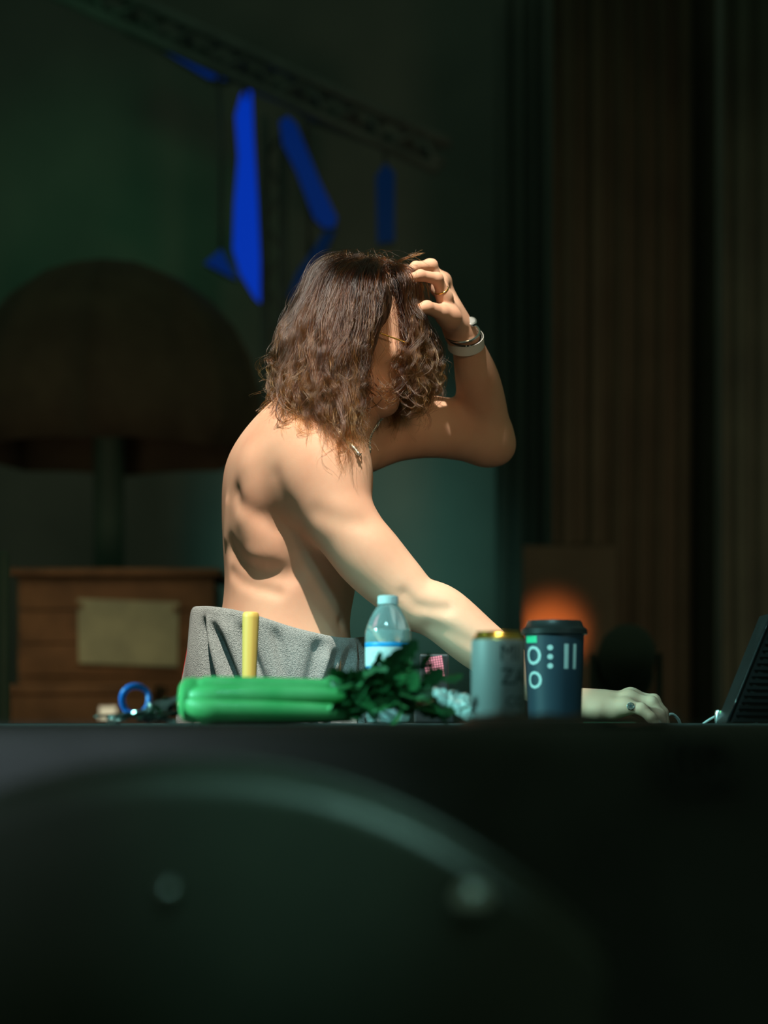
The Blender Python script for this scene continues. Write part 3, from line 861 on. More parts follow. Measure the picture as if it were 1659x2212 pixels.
# ------------------------------------------------------------------ wooden stick
YS = 2.99; S = F / YS
b0 = P(536, 1555 + 0.0045 * S, YS); b1 = P(542, 1322, YS)
t = thing('wooden_stick', 'pale yellow wooden handle standing upright behind the celery', 'wooden handle', b0)
ax = (b1 - b0); L = ax.length; q = ax.to_track_quat('Z', 'Y').to_matrix()
lathe('shaft', [(0.0100, 0), (0.0101, 0.01), (0.0112, L * 0.5), (0.0128, L - 0.012), (0.0128, L - 0.008)], b0, 'wood', t, 28, mtx=q)
lathe('rounded_end', [(0.0128, L - 0.008), (0.0126, L - 0.004), (0.0114, L - 0.0012), (0.0090, L)], b0, 'wood', t, 28, closed_bottom=False, mtx=q)

# ------------------------------------------------------------------ keys on a blue ring
YR = 2.50; S = F / YR
c0 = P(320, 1545, YR)
t = thing('key_bunch', 'bunch of dark keys with a blue plastic ring left of the celery', 'keys', (c0.x, YR, TT))
rc = P(293, 1513, YR)
ring = [rc + Vector((0.0172 * math.cos(a), 0.004 * math.sin(a * 2), 0.0182 * math.sin(a))) for a in np.linspace(0, 2 * PI, 40, endpoint=False)]
tube('blue_ring', ring, 0.0042, 'blue_ring', t, 12, closed=True)
def key_geo(teeth):
    bm = bmesh.new()
    n = 18
    outer = [(0.011 * math.cos(2 * PI * k / n), 0.010 * math.sin(2 * PI * k / n)) for k in range(n)]
    inner = [(-0.004 + 0.0032 * math.cos(2 * PI * k / n), 0.0032 * math.sin(2 * PI * k / n)) for k in range(n)]
    V, Fc = [], []
    for z in (-0.0011, 0.0011):
        V += [(x, y, z) for x, y in outer] + [(x, y, z) for x, y in inner]
    o = 2 * n
    for k in range(n):
        k2 = (k + 1) % n
        Fc += [(k, k2, n + k2, n + k), (o + k, o + n + k, o + n + k2, o + k2), (k, o + k, o + k2, k2), (n + k, n + k2, o + n + k2, o + n + k)]
    base = len(V)
    pr = [(0.009, 0.0042), (0.040, 0.0042), (0.043, 0.001)]
    xs = 0.043
    for i, d in enumerate(teeth): pr += [(xs - 0.003 * i - 0.001, -d), (xs - 0.003 * i - 0.0025, -d * 0.5)]
    pr += [(0.009, -0.0042)]
    m_ = len(pr)
    V += [(x, y, -0.0010) for x, y in pr] + [(x, y, 0.0010) for x, y in pr]
    Fc += [tuple(base + i for i in range(m_))[::-1], tuple(base + m_ + i for i in range(m_))]
    Fc += [(base + i, base + (i + 1) % m_, base + m_ + (i + 1) % m_, base + m_ + i) for i in range(m_)]
    return V, Fc
kv, kf = key_geo([0.002, 0.004, 0.0025, 0.0042, 0.003, 0.004])
key_me = bpy.data.meshes.new('key'); key_me.from_pydata(kv, [], kf); key_me.materials.append(M['key_metal'])
for px, py, dy, rx, ry, rz in ((345, 1528, .0, 60, -25, 20), (330, 1538, -.015, 75, 10, 200), (372, 1535, .01, 40, 20, 150), (300, 1552, -.02, 20, 8, 170), (350, 1550, -.02, 15, -10, 10), (318, 1545, .012, 70, 15, -20), (360, 1522, .02, 80, 30, 190), (276, 1556, -.01, 12, 4, 200)):
    o = bpy.data.objects.new('key', key_me); link(o, t)
    p = P(px, py, YR + dy); p.z = max(p.z, TT + 0.012)
    o.matrix_basis = Matrix.Translation(p) @ Euler((math.radians(rx), math.radians(ry), math.radians(rz))).to_matrix().to_4x4()
chain = []
for k, (px, py) in enumerate(((262, 1559), (252, 1561), (243, 1558), (238, 1563), (300, 1545), (312, 1536), (322, 1527))):
    p = P(px, py, YR - 0.02); p.z = max(p.z, TT + 0.005)
    rt_ = Euler((k * 1.3, k * 0.7, k * 0.9)).to_matrix()
    lk = [p + rt_ @ Vector((0.0055 * math.cos(a), 0.0038 * math.sin(a), 0)) for a in np.linspace(0, 2 * PI, 14, endpoint=False)]
    tube('chain_link', lk, 0.0013, 'bolt', t, 6, closed=True)

# ------------------------------------------------------------------ crumpled clear wrapper
YX = 2.58
V, Fc = [], []
nx, ny = 26, 12
rng2 = np.random.default_rng(4)
nz = rng2.normal(size=(nx + 1, ny + 1)); nz = (nz + np.roll(nz, 1, 0) + np.roll(nz, 1, 1) + np.roll(nz, -1, 0)) / 2.2
for i in range(nx + 1):
    for j in range(ny + 1):
        u, v = i / nx, j / ny
        p = P(925 + 100 * u, 1496 + 42 * u ** 1.2, YX)
        rad_ = 0.007 + 0.013 * u + 0.0012 * nz[i, j]
        a = 2 * PI * v
        z = p.z + rad_ * math.sin(a)
        V.append((p.x + 0.003 * nz[i, (j * 5) % ny], YX + rad_ * 1.1 * math.cos(a), max(z, TT + 0.001 + 0.0006 * abs(nz[i, j]))))
for i in range(nx):
    for j in range(ny): Fc.append((i * (ny + 1) + j, (i + 1) * (ny + 1) + j, (i + 1) * (ny + 1) + j + 1, i * (ny + 1) + j + 1))
M['wrapper'] = mat('clear_wrapper', (0.70, 0.88, 0.86), 0.14, trans=0.55, ior=1.25)
tag(mesh_obj('plastic_wrapper', V, Fc, 'wrapper', None, True), 'crumpled clear plastic wrapper lying between the celery leaves and the can', 'wrapper')

# ------------------------------------------------------------------ little box with a pink light grid
YD = 2.98; S = F / YD
t = thing('level_meter', 'small black box with a glowing pink light grid behind the celery leaves', 'meter', (P(938, 0, YD).x, YD, TT))
rt_ = Matrix.Rotation(math.radians(-9), 3, 'Y')
cc = P(938, 1441, YD)
box('housing', (cc.x - 0.022, YD + 0.004, cc.z - 0.050), (cc.x + 0.022, YD + 0.028, cc.z + 0.020), 'black', t, bevel=0.003, rot=None)
box('foot', (cc.x - 0.03, YD - 0.005, TT + 0.0005), (cc.x + 0.03, YD + 0.05, cc.z - 0.050), 'black', t, bevel=0.003)
Vp, Fp = [], []
for i in range(8):
    for j in range(9):
        w = rt_ @ Vector(((i - 3.5) * 0.0036, 0, (j - 4) * 0.0036))
        for dx, dz in ((-1, -1), (1, -1), (1, 1), (-1, 1)):
            e = rt_ @ Vector((dx * 0.00145, 0, dz * 0.00145))
            Vp.append((cc.x + w.x + e.x, YD + 0.0015, cc.z + w.z + e.z))
        k = len(Vp) - 4; Fp.append((k, k + 1, k + 2, k + 3))
lg = mesh_obj('light_grid', Vp, Fp, 'pink_led', t)
lg['label'] = 'glowing pink light grid'; lg['kind'] = 'stuff'

# ------------------------------------------------------------------ decks on their own stand
YM = 3.12
zd = P(0, 1575, 3.18).z          # deck surface, where the fingertips rest
t = thing('deck_stand', 'low dark stand that carries the music deck', 'stand', (0.75, 3.5, 0))
box('shelf', (0.22, YM, zd - 0.105), (1.35, 3.95, zd - 0.075), 'black', t, bevel=0.004)
for sx in (0.27, 1.30):
    for sy in (YM + 0.05, 3.9): lathe('leg', [(0.02, 0), (0.02, zd - 0.105)], (sx, sy, 0), 'black', t, 12)
t = thing('music_deck', 'black music deck under the lowered hand', 'mixer', (0.6, 3.5, zd - 0.075))
box('body', (0.24, YM + 0.01, zd - 0.0745), (1.15, 3.7, zd - 0.002), 'black', t, bevel=0.006)
lathe('jog_wheel', [(0.10, 0), (0.10, 0.004), (0.095, 0.006), (0.02, 0.006)], (0.62, 3.45, zd - 0.002), 'black_gloss', t, 48)
for k in range(6):
    lathe('knob', [(0.010, 0), (0.009, 0.014), (0.007, 0.016)], (0.80 + 0.04 * (k % 3), 3.30 + 0.06 * (k // 3), zd - 0.002), 'black_gloss', t, 18)
for k in range(2):
    box('fader', (0.80 + 0.06 * k, 3.20, zd - 0.002), (0.815 + 0.06 * k, 3.225, zd + 0.009), 'black_gloss', t, bevel=0.002)
ga, gb = P(1262, 1568, 3.14), P(1372, 1559, 3.14)
box('light_strip', (ga.x, 3.135, zd - 0.002), (gb.x, 3.15, gb.z), 'green_led', t, bevel=0.001)

# cables
tube('patch_cable', catmull([P(1436, 1566, 3.26), P(1440, 1548, 3.27), P(1452, 1543, 3.28), P(1464, 1552, 3.29), P(1470, 1566, 3.30)], 24), 0.0026, 'cable_pale')
tag(bpy.data.objects['patch_cable'], 'short pale cable arching up just beyond the fingertips', 'cable')
o = tube('patch_cable', catmull([P(1508, 1572, 3.06), P(1530, 1556, 3.06), P(1556, 1543, 3.07), P(1580, 1538, 3.09), P(1610, 1548, 3.1), P(1640, 1566, 3.1)], 30), 0.0019, 'cable_pale')
tag(o, 'thin pale cable curving behind the ribbed black panel', 'cable')
o = tube('patch_cable', catmull([P(1496, 1568, 3.03), P(1520, 1566.5, 3.03), P(1535, 1569, 3.03)], 12), 0.0014, 'cable_pale')
tag(o, 'tiny cable end lying beside the ribbed black panel', 'cable')
cpl = P(1556, 1556, 3.05)
t = thing('cable_plug', 'small green glowing plug beside the foot of the ribbed panel', 'plug', (cpl.x, 3.05, TT))
lathe('barrel', [(0.0052, 0), (0.0060, 0.004), (0.0060, 0.016), (0.0045, 0.020)], (cpl.x - 0.003, 3.05, TT), 'bolt', t, 18)
lathe('lit_collar', [(0.0066, 0.006), (0.0070, 0.008), (0.0070, 0.017), (0.0060, 0.019)], (cpl.x + 0.002, 3.05, TT), 'green_glow', t, 18)

# ribbed slanted panel at the right edge
YQ = 2.96
a = P(1568, 1562, YQ); b = P(1664, 1325, YQ)
lean = (b.x - a.x)
hgt = b.z - TT
t = thing('ribbed_panel', 'black slanted panel with horizontal ribs at the right edge', 'speaker', (a.x + 0.1, YQ, TT))
prism('body', [(a.x, TT + 0.0005), (a.x + 0.26, TT + 0.0005), (a.x + 0.26 + lean, b.z), (b.x, b.z)], YQ, YQ + 0.085, 'black', t, bevel=0.003)
nr = 17
for k in range(nr):
    u0 = (k + 0.25) / nr; u1 = (k + 0.75) / nr
    z0, z1 = TT + hgt * u0, TT + hgt * u1
    xl = a.x + 0.010
    prism('rib', [(xl + lean * u0, z0), (xl + 0.235 + lean * u0, z0 - 0.004), (xl + 0.235 + lean * u1, z1 - 0.004), (xl + lean * u1, z1)], YQ - 0.006, YQ + 0.001, 'black_gloss', t)
tube('edge_strip', [(a.x + 0.003 + lean * u, YQ - 0.003, TT + 0.003 + hgt * u) for u in np.linspace(0, 1, 6)], 0.0022, 'black_gloss', t, 8)

# coil of black cable over the near table edge
pts = []
for k in range(70):
    a_ = 2 * PI * k / 24
    pts.append((P(1462, 0, 1.30).x + 0.014 * math.cos(a_) + 0.0004 * k, 1.300 - 0.0006 * (k % 24) , P(0, 1652, 1.30).z + 0.0165 * math.sin(a_)))
lead = [P(1300, 1574, 1.50), P(1340, 1569, 1.46), P(1385, 1566, 1.40)]
for q in lead: q.z = TT + 0.005
path = catmull(lead + [Vector((P(1440, 0, 1.34).x, 1.325, TT + 0.006)), Vector((P(1452, 0, 1.3).x, 1.300, TT - 0.012))], 20)
path = np.vstack([path, np.array(pts)])
o = tube('cable_coil', path, 0.0032, 'cable_black', None, 8)
tag(o, 'coiled black cable hanging over the near table edge at right', 'cable')

# rumpled black bag before the can and the cup
nx, ny = 70, 22
rg = np.random.default_rng(9)
kx = rg.uniform(8, 60, 10); ky = rg.uniform(-40, 40, 10); kp = rg.uniform(0, 6.28, 10)
V, Fc = [], []
for s_ in (0, 1):
    for i in range(nx + 1):
        for j in range(ny + 1):
            x = 0.070 + 0.165 * i / nx; y = 1.62 + 0.30 * j / ny
            e_ = min(1, i / nx / .12, (1 - i / nx) / .10) * min(1, j / ny / .25, (1 - j / ny) / .25)
            w_ = sum(math.sin(kx[q] * x * 3 + ky[q] * y * 2 + kp[q]) for q in range(10)) / 10
            z = TT + 0.001 + max(0, e_) ** .6 * (0.0062 + 0.007 * w_ + 0.002 * math.sin(150 * x + 90 * y))
            V.append((x, y, max(z, TT + 0.001) if s_ == 0 else TT + 0.0004))
w_ = ny + 1; o_ = (nx + 1) * w_
for i in range(nx):
    for j in range(ny):
        q = (i * w_ + j, (i + 1) * w_ + j, (i + 1) * w_ + j + 1, i * w_ + j + 1)
        Fc.append(q); Fc.append(tuple(o_ + k for k in q[::-1]))
tag(mesh_obj('rumpled_bag', V, Fc, 'bag', None, smooth=True), 'flat rumpled black bag lying in front of the can and the cup', 'bag')
# ------------------------------------------------------------------ the performer
YB0 = 3.40
person = thing('person', 'shirtless person with long brown hair, one hand in the hair, the other on the deck', 'person', (P(610, 0, YB0).x, YB0, 0))
PSI = math.radians(14)
fw = np.array([math.cos(PSI), math.sin(PSI), 0]); lat = np.array([-math.sin(PSI), math.cos(PSI), 0])   # forward, his left

B = Field(P(395, 0, YB0).to_tuple()[:1] + (3.02, P(0, 1580, YB0).z), (P(1245, 0, YB0).x, 3.80, P(0, 520, YB0).z), 0.0034)
# trunk: elliptical sections, silhouette columns read off at each row
SECT = [(1580, 445, 768, .172), (1480, 448, 765, .172), (1400, 462, 757, .162), (1340, 475, 752, .150), (1290, 484, 763, .145), (1240, 486, 770, .146), (1200, 483, 775, .152), (1120, 479, 785, .166),
        (1050, 479, 790, .174), (1000, 485, 789, .172), (960, 503, 786, .160), (920, 533, 782, .132), (885, 566, 775, .098), (850, 612, 772, .070), (820, 650, 770, .055)]
zz = np.array([P(0, s[0], YB0).z for s in SECT]); order = np.argsort(zz)
zd_ = np.linspace(zz.min(), zz.max(), 160)
def dens(v):
    y = np.interp(zd_, zz[order], np.array(v)[order]); k = np.exp(-0.5 * (np.arange(-9, 10) / 4.0) ** 2); k /= k.sum()
    return np.convolve(np.pad(y, 9, mode='edge'), k, 'valid')
cxs = dens([(P(s[1], 0, YB0).x + P(s[2], 0, YB0).x) / 2 for s in SECT])
hxs = dens([(P(s[2], 0, YB0).x - P(s[1], 0, YB0).x) / 2 for s in SECT])
bs = dens([s[3] for s in SECT])
sl, X, Y, Z = B.sub((-0.5, 3.0, 0.8), (0.2, 3.8, P(0, 815, YB0).z))
zc_ = np.clip(Z, zd_[0], zd_[-1])
cx_, hx_, b_ = [np.interp(zc_, zd_, v).astype(np.float32) for v in (cxs, hxs, bs)]
a_ = np.sqrt(np.maximum(hx_ ** 2 - (b_ * math.sin(PSI)) ** 2, 1e-4)) / math.cos(PSI)
df = (X - cx_) * fw[0] + (Y - YB0) * fw[1]; dl = (X - cx_) * lat[0] + (Y - YB0) * lat[1]
rho = (np.abs(df / a_) ** 2.25 + np.abs(dl / b_) ** 2.25) ** (1 / 2.25)
B.smin(sl, (rho - 1) * np.minimum(a_, b_), 0.0)
# neck, trapezius
B.chain([(P(776, 838, 3.40), .058), (P(735, 885, 3.40), .062), (P(680, 930, 3.40), .070)], .03)
B.cone(P(700, 905, 3.36), P(690, 965, 3.26), .050, .060, .05)
B.cone(P(725, 895, 3.44), P(760, 930, 3.54), .045, .055, .05)
# right shoulder and arm
B.cone(P(660, 985, 3.30), P(700, 1020, 3.245), .058, .064, .05)
B.chain([(P(690, 990, 3.262), .062), (P(706, 1045, 3.235), .0665), (P(728, 1105, 3.214), .0600), (P(762, 1158, 3.205), .0555), (P(800, 1205, 3.20), .0555), (P(850, 1257, 3.195), .0500), (P(897, 1300, 3.19), .0445),
         (P(955, 1326, 3.19), .0455), (P(1035, 1392, 3.19), .0425), (P(1130, 1460, 3.19), .0340), (P(1232, 1522, 3.185), .0255)], .04)
B.cone(P(882, 1318, 3.205), P(893, 1308, 3.20), .026, .030, .02)
# left shoulder and raised arm
B.chain([(P(770, 945, 3.53), .068), (P(850, 925, 3.55), .061), (P(935, 922, 3.57), .0560), (P(1010, 937, 3.60), .0505), (P(1052, 950, 3.61), .0465)], .035)
B.chain([(P(1052, 950, 3.61), .0440), (P(1042, 880, 3.575), .0440), (P(1030, 815, 3.53), .0390), (P(1010, 748, 3.482), .0278), (P(998, 724, 3.465), .0262)], .022)
B.cone(P(1078, 968, 3.615), P(1066, 955, 3.612), .025, .033, .02)
B.cone(P(758, 980, 3.48), P(728, 1050, 3.45), .042, .045, .03)      # far chest
# head
HC = P(795, 716, 3.40)
pit = math.radians(20); yaw = math.radians(-9)
hf = np.array([math.cos(pit) * math.cos(yaw), math.cos(pit) * math.sin(yaw), -math.sin(pit)])
hl = np.array([-math.sin(yaw), math.cos(yaw), 0.0]); hu = np.cross(hf, hl)
HR = np.array([hf, hl, hu])
def HP(f, l, u): return Vector(np.array(HC) + f * hf + l * hl + u * hu)
B.ell(HP(-.012, 0, .032), HR, (.098, .075, .090), .02)
B.ell(HP(.030, 0, -.030), HR, (.062, .058, .085), .03)
for s in (-1, 1):
    B.chain([(HP(-.010, s * .052, -.045), .022), (HP(.030, s * .042, -.088), .019), (HP(.072, s * .010, -.106), .018)], .02)   # jaw
    B.ell(HP(.055, s * .040, -.028), HR, (.026, .022, .022), .02)     # cheek
    B.ell(HP(-.008, s * .078, -.010), HR, (.019, .008, .030), .008)   # ear
    B.cone(HP(.078, s * .012, .022), HP(.070, s * .042, .020), .013, .011, .012)   # brow
    B.bump([HP(.090, s * .030, .000)], -.010, .014)
    B.ell(HP(.072, s * .030, .000), HR, (.014, .014, .012), .003)     # eyeball and lid
B.chain([(HP(.086, 0, .010), .008), (HP(.104, 0, -.016), .009), (HP(.112, 0, -.030), .012)], .012)
for s in (-1, 1): B.ell(HP(.100, s * .011, -.034), HR, (.010, .008, .008), .006)
B.ell(HP(.088, 0, -.058), HR, (.010, .022, .006), .006)
B.ell(HP(.086, 0, -.070), HR, (.010, .019, .007), .006)
B.bump([HP(.098, -.02, -.064), HP(.099, 0, -.064), HP(.098, .02, -.064)], -.003, .004)
B.cone(HP(-.03, 0, -.03), HP(-.050, 0, -.11), .060, .058, .03)

def surf(px, py, fld=B):
    """first skin point on the sight line through (px, py)"""
    for y in np.arange(3.03, 3.78, 0.002):
        q = np.array(P(px, py, y)); i = np.round((q - fld.lo) / fld.h).astype(int)
        if (i < 0).any() or (i >= fld.n).any(): continue
        if fld.f[tuple(i)] < 0: return q
    return np.array(P(px, py, 3.3))
def line(pts): return [surf(*p) for p in pts]
L_scap = line([(540, 1015), (548, 1050)]); L_lat = line([(535, 1125), (556, 1165), (560, 1190)])
G1 = line([(512, 1068), (520, 1085), (540, 1101), (570, 1116), (596, 1136)])
G2 = line([(500, 1185), (515, 1210), (540, 1228), (575, 1238), (620, 1240)])
G3 = line([(500, 1236), (522, 1256), (556, 1270), (600, 1280)])
G4 = line([(598, 1030), (612, 1068), (628, 1098)])
G5 = line([(874, 1282), (898, 1308), (930, 1314), (965, 1316)])
G6 = line([(930, 1352), (975, 1368), (1015, 1388)])
G7 = line([(690, 1108), (740, 1126), (785, 1130)])
R1 = line([(610, 1150), (620, 1190), (640, 1225)])
R2 = line([(660, 1195), (690, 1235), (720, 1270)])
B.bump(L_scap, .008, .040); B.bump(L_lat, .010, .034)
B.bump(G1, -.0050, .018); B.bump(G2, -.0090, .019); B.bump(G3, -.0045, .011); B.bump(G4, -.002, .018)
B.bump(G5, -.0045, .010); B.bump(G6, -.003, .012); B.bump(G7, -.003, .016)
B.bump(R1, -.004, .016); B.bump(R2, -.003, .014)
B.bump(line([(492, 1090), (487, 1160)]), .004, .014)
B.bump(line([(735, 1345)]), -.004, .010)
bv, bq = B.mesh(); bv = smooth_mesh(bv, bq, 3)

# hands, on finer grids
def hand_field(lo, hi, h=0.0013): return Field(np.array(lo), np.array(hi), h)
def vv(*a): return np.array(P(*a))
def build_hand(wr, mcps, fingers, thumb, palm_dir, extra=()):
    allp = [wr[0]] + [m for m in mcps] + [p for f in fingers for p, r in f] + [p for p, r in thumb]
    lo = np.min(allp, 0) - .035; hi = np.max(allp, 0) + .035
    fld = hand_field(lo, hi)
    for m in mcps: fld.cone(wr[0], m, wr[1], .0108, .009)
    for a, b in zip(mcps[:-1], mcps[1:]): fld.cone(a, b, .0115, .0115, .012)
    ctr = np.mean(mcps, 0) * .55 + np.array(wr[0]) * .45
    fld.cone(ctr + np.array(palm_dir) * .008, np.array(wr[0]) * .8 + ctr * .2 + np.array(palm_dir) * .006, .019, .020, .02)
    for c, r in extra: fld.ell(c, np.eye(3), (r, r, r), .015)
    base = fld.f.copy()
    outs = []
    tmp = Field(lo, hi, fld.h)
    res = base
    for f in fingers + [thumb]:
        tmp.f[:] = 0.2
        for (a, ra), (b, rb) in zip(f[:-1], f[1:]): tmp.cone(a, b, ra, rb, .004)
        for p, r in f[1:-1]: tmp.ell(p, np.eye(3), (r * 1.04,) * 3, .003)
        # web into the palm, hard split between fingers
        k = .010; h_ = np.maximum(k - np.abs(base - tmp.f), 0) / k
        res = np.minimum(res, np.minimum(base, tmp.f) - h_ * h_ * k * .25)
    fld.f = res
    return fld
# left hand: fingers hooked into the hair, thumb towards the camera
LM = [vv(960, 642, 3.385), vv(949, 622, 3.403), vv(950, 610, 3.425), vv(958, 606, 3.447)]
LFing = [
    [(LM[0], .0110), (vv(944, 602, 3.363), .0102), (vv(908, 595, 3.349), .0092), (vv(887, 601, 3.343), .0080)],
    [(LM[1], .0110), (vv(932, 573, 3.389), .0102), (vv(898, 577, 3.375), .0092), (vv(876, 592, 3.367), .0080)],
    [(LM[2], .0108), (vv(928, 572, 3.420), .0098), (vv(897, 580, 3.413), .0090), (vv(878, 596, 3.407), .0080)],
    [(LM[3], .0095), (vv(936, 582, 3.450), .0086), (vv(912, 590, 3.449), .0080), (vv(898, 604, 3.447), .0072)]]
LThumb = [(vv(985, 705, 3.433), .0165), (vv(953, 675, 3.365), .0135), (vv(922, 664, 3.341), .0108), (vv(896, 670, 3.331), .0088)]
lh = build_hand((vv(998, 724, 3.465), .0225), LM, LFing, LThumb, (-.6, -.2, -.2), [(vv(966, 682, 3.380), .0175), (vv(975, 690, 3.395), .019)])
lh.bump([vv(905, 590, 3.335)], 0, .01)
lv, lq = lh.mesh(); lv = smooth_mesh(lv, lq, 2)
# right hand: palm down, fingertips on the deck, little finger nearest the camera
RM = [vv(1350, 1526, 3.158), vv(1358, 1511, 3.178), vv(1362, 1506, 3.200), vv(1356, 1508, 3.222)]
RFing = [
    [(RM[0], .0100), (vv(1385, 1531, 3.148), .0092), (vv(1407, 1550, 3.142), .0082), (vv(1421, 1567, 3.140), .0070)],
    [(RM[1], .0108), (vv(1407, 1517, 3.172), .0098), (vv(1426, 1543, 3.168), .0088), (vv(1434, 1566, 3.166), .0074)],
    [(RM[2], .0110), (vv(1412, 1513, 3.200), .0100), (vv(1431, 1540, 3.200), .0090), (vv(1438, 1566, 3.200), .0076)],
    [(RM[3], .0106), (vv(1404, 1515, 3.232), .0098), (vv(1424, 1540, 3.236), .0088), (vv(1432, 1566, 3.238), .0076)]]
RThumb = [(vv(1270, 1530, 3.222), .0150), (vv(1320, 1545, 3.245), .0125), (vv(1352, 1556, 3.255), .0105), (vv(1374, 1564, 3.258), .0088)]
rh = build_hand((vv(1236, 1522, 3.185), .0225), RM, RFing, RThumb, (0, 0, -1), [(vv(1292, 1538, 3.165), .0155), (vv(1325, 1540, 3.163), .0110)])
rh.bump(line([(1300, 1505)]), 0, .01)
rv, rq = rh.mesh(); rv = smooth_mesh(rv, rq, 2)
k1 = len(bv); k2 = k1 + len(lv)
body = mesh_obj('body', np.vstack([bv, lv, rv]), np.vstack([bq, lq + k1, rq + k2]), 'skin', person, smooth=True)
tag(body, 'bare skin of torso, arms, hands and face')

# nails
def nail(tip, prev, up, size=(.0062, .0048)):
    tip, prev, up = Vector(tip), Vector(prev), Vector(up)
    d = (tip - prev).normalized(); up = (up - d * up.dot(d)).normalized(); s = d.cross(up)
    V, Fc = [], []
    for i in range(6):
        for j in range(7):
            u = -1 + 2 * i / 5; v = -1 + 2 * j / 6
            w = size[1] * math.sqrt(max(0.05, 1 - (abs(u) ** 3) * .75))
            V.append(tip + d * (u * size[0] - .0005) + s * v * w + up * (.0078 - .0032 * v * v - .0012 * max(u, 0) ** 2))
    for i in range(5):
        for j in range(6): Fc.append((i * 7 + j, i * 7 + j + 1, (i + 1) * 7 + j + 1, (i + 1) * 7 + j))
    o = mesh_obj('fingernail', V, Fc, 'nail', person, smooth=True)
    m = o.modifiers.new('thickness', 'SOLIDIFY'); m.thickness = .0006
    return o
nail(LThumb[3][0], LThumb[2][0], (-.3, -.9, .5)); nail(LFing[0][3][0], LFing[0][2][0], (-.3, -.75, .8), (.0056, .0044))
nail(RFing[0][3][0], RFing[0][2][0], (.7, -.5, .5), (.0052, .0042)); nail(RFing[1][3][0], RFing[1][2][0], (.8, -.4, .4), (.0058, .0046))

# ------------------------------------------------------------------ lower body: trousers and shoes, hidden behind the table
T = Field((-0.42, 3.1, 0.05), (0.12, 3.7, 1.12), 0.009)
hipx = P(608, 0, YB0).x
T.ell((hipx, YB0, .98), np.array([fw, lat, (0, 0, 1)]), (.125, .165, .13), .05)
for s in (-1, 1):
    h = np.array([hipx, YB0, .93]) + lat * s * .085; kx = np.array([hipx + .02, YB0, .50]) + lat * s * .10; an = np.array([hipx - .01, YB0, .09]) + lat * s * .11
    T.chain([(h, .092), (kx, .066), (an, .052)], .03)
tv, tq = T.mesh()
mesh_obj('trousers', smooth_mesh(tv, tq, 2), tq, 'trousers', person, smooth=True)
for s in (-1, 1):
    c_ = np.array([hipx, YB0, 0]) + lat * s * .11
    SF = Field(c_ - np.array([.15, .1, .0]) + np.array([0, 0, .0]), c_ + np.array([.25, .12, .14]), .006)
    SF.chain([(c_ + np.array([-.05, 0, .045]), .042), (c_ + fw * .07 + np.array([0, 0, .040]), .038), (c_ + fw * .15 + np.array([0, 0, .036]), .033)], .03)
    SF.cone(c_ + np.array([-.02, 0, .05]), c_ + np.array([-.02, 0, .10]), .045, .048, .03)
    sv, sq = SF.mesh(); sv = smooth_mesh(sv, sq, 2)
    sv[:, 2] = np.maximum(sv[:, 2], 0.001)
    mesh_obj('shoe', sv, sq, 'black', person, smooth=True)

# ------------------------------------------------------------------ towel round the hips
tw = thing('towel', 'grey terry towel wrapped round the hips', 'towel', (P(600, 0, YB0).x, YB0, .8))
nt_, nv = 300, 60
cxw = (P(416, 0, YB0).x + P(783, 0, YB0).x) / 2
def towel_pt(th, v, inner=0.0):
    """th: 0 = front (+x), pi/2 = far, pi = back, 3pi/2 = camera side; v: 0 = top edge, 1 = hem"""
    c, s = math.cos(th), math.sin(th)
    drop = 0.36
    ex, ey = 0.143, 0.198
    # top line sinks from the back (left in view) to the front (right)
    f_ = (c + 1) / 2
    zt_ = P(0, 1307, YB0).z * (1 - f_) + P(0, 1384, YB0).z * f_ - 0.010 * math.sin(PI * f_) + .006 * math.sin(3 * th + 1)
    z = zt_ - drop * v
    fl = .006 + .030 * v ** 0.7 - .018 * max(0, v - .55)
    d = 0.0
    dg = math.degrees(th) % 360
    def fold(c0, slope, w, a, v0=0.0, v1=1.0):
        x = dg - (c0 + slope * v)
        g = math.exp(-(x / w) ** 2)
        e = min(1, max(0, (v - v0) / .06)) * min(1, max(0, (v1 - v) / .10))
        return a * g * e
    d -= fold(221, 30, 3.6, .022, .04, .7); d -= fold(228, 66, 3.4, .022, .06, .75); d += fold(224, 48, 5, .010, .03)
    d += fold(238, 60, 7, .008, .03); d -= fold(247, 64, 4.0, .018, .05, .8); d -= fold(272, 30, 4.0, .013, .01, .98)
    d -= fold(316, -46, 4.2, .022, .05, .9); d -= fold(328, -50, 3.6, .020, .03, .9); d -= fold(301, -30, 4.5, .013, .01, .95); d += fold(308, -36, 5, .008, .05, .9)
    for q in range(5): d -= fold(334 + 8.5 * q, -8 - q, 2.4, .012, .02, 1.1)
    for q in range(6): d += fold(330 + 8.5 * q, -8 - q, 3.2, .005, .0, 1.1)
    d += .004 * math.sin(5 * th + 7 * v) + .0025 * math.sin(11 * th - 9 * v + 1)
    # front roll bulges forward
    fr = math.exp(-((dg if dg < 180 else dg - 360) / 38) ** 2)
    d += .014 * fr * math.exp(-((v - .08) / .10) ** 2)
    r = fl + d - inner
    return (cxw + (ex + r) * c, YB0 + (ey + r) * s, z)
V, Fc = [], []
prof = [(0.020, .055), (0.010, .022), (0.003, .010), (0.0, .004)]     # the turned-in rim (dz, inner)
rows = []
for j in range(len(prof)):
    rows.append(('rim', prof[j]))
for j in range(nv + 1): rows.append(('out', j / nv))
for kind_, q in rows:
    for i in range(nt_):
        th = 2 * PI * i / nt_
        if kind_ == 'rim':
            x, y, z = towel_pt(th, 0.0, q[1] * (.9 if q[1] > .03 else 1)); V.append((x, y, z - q[0] + .004 * math.exp(-(q[0] / .006) ** 2)))
        else:
            x, y, z = towel_pt(th, 0.012 + q * .988); V.append((x, y, z))
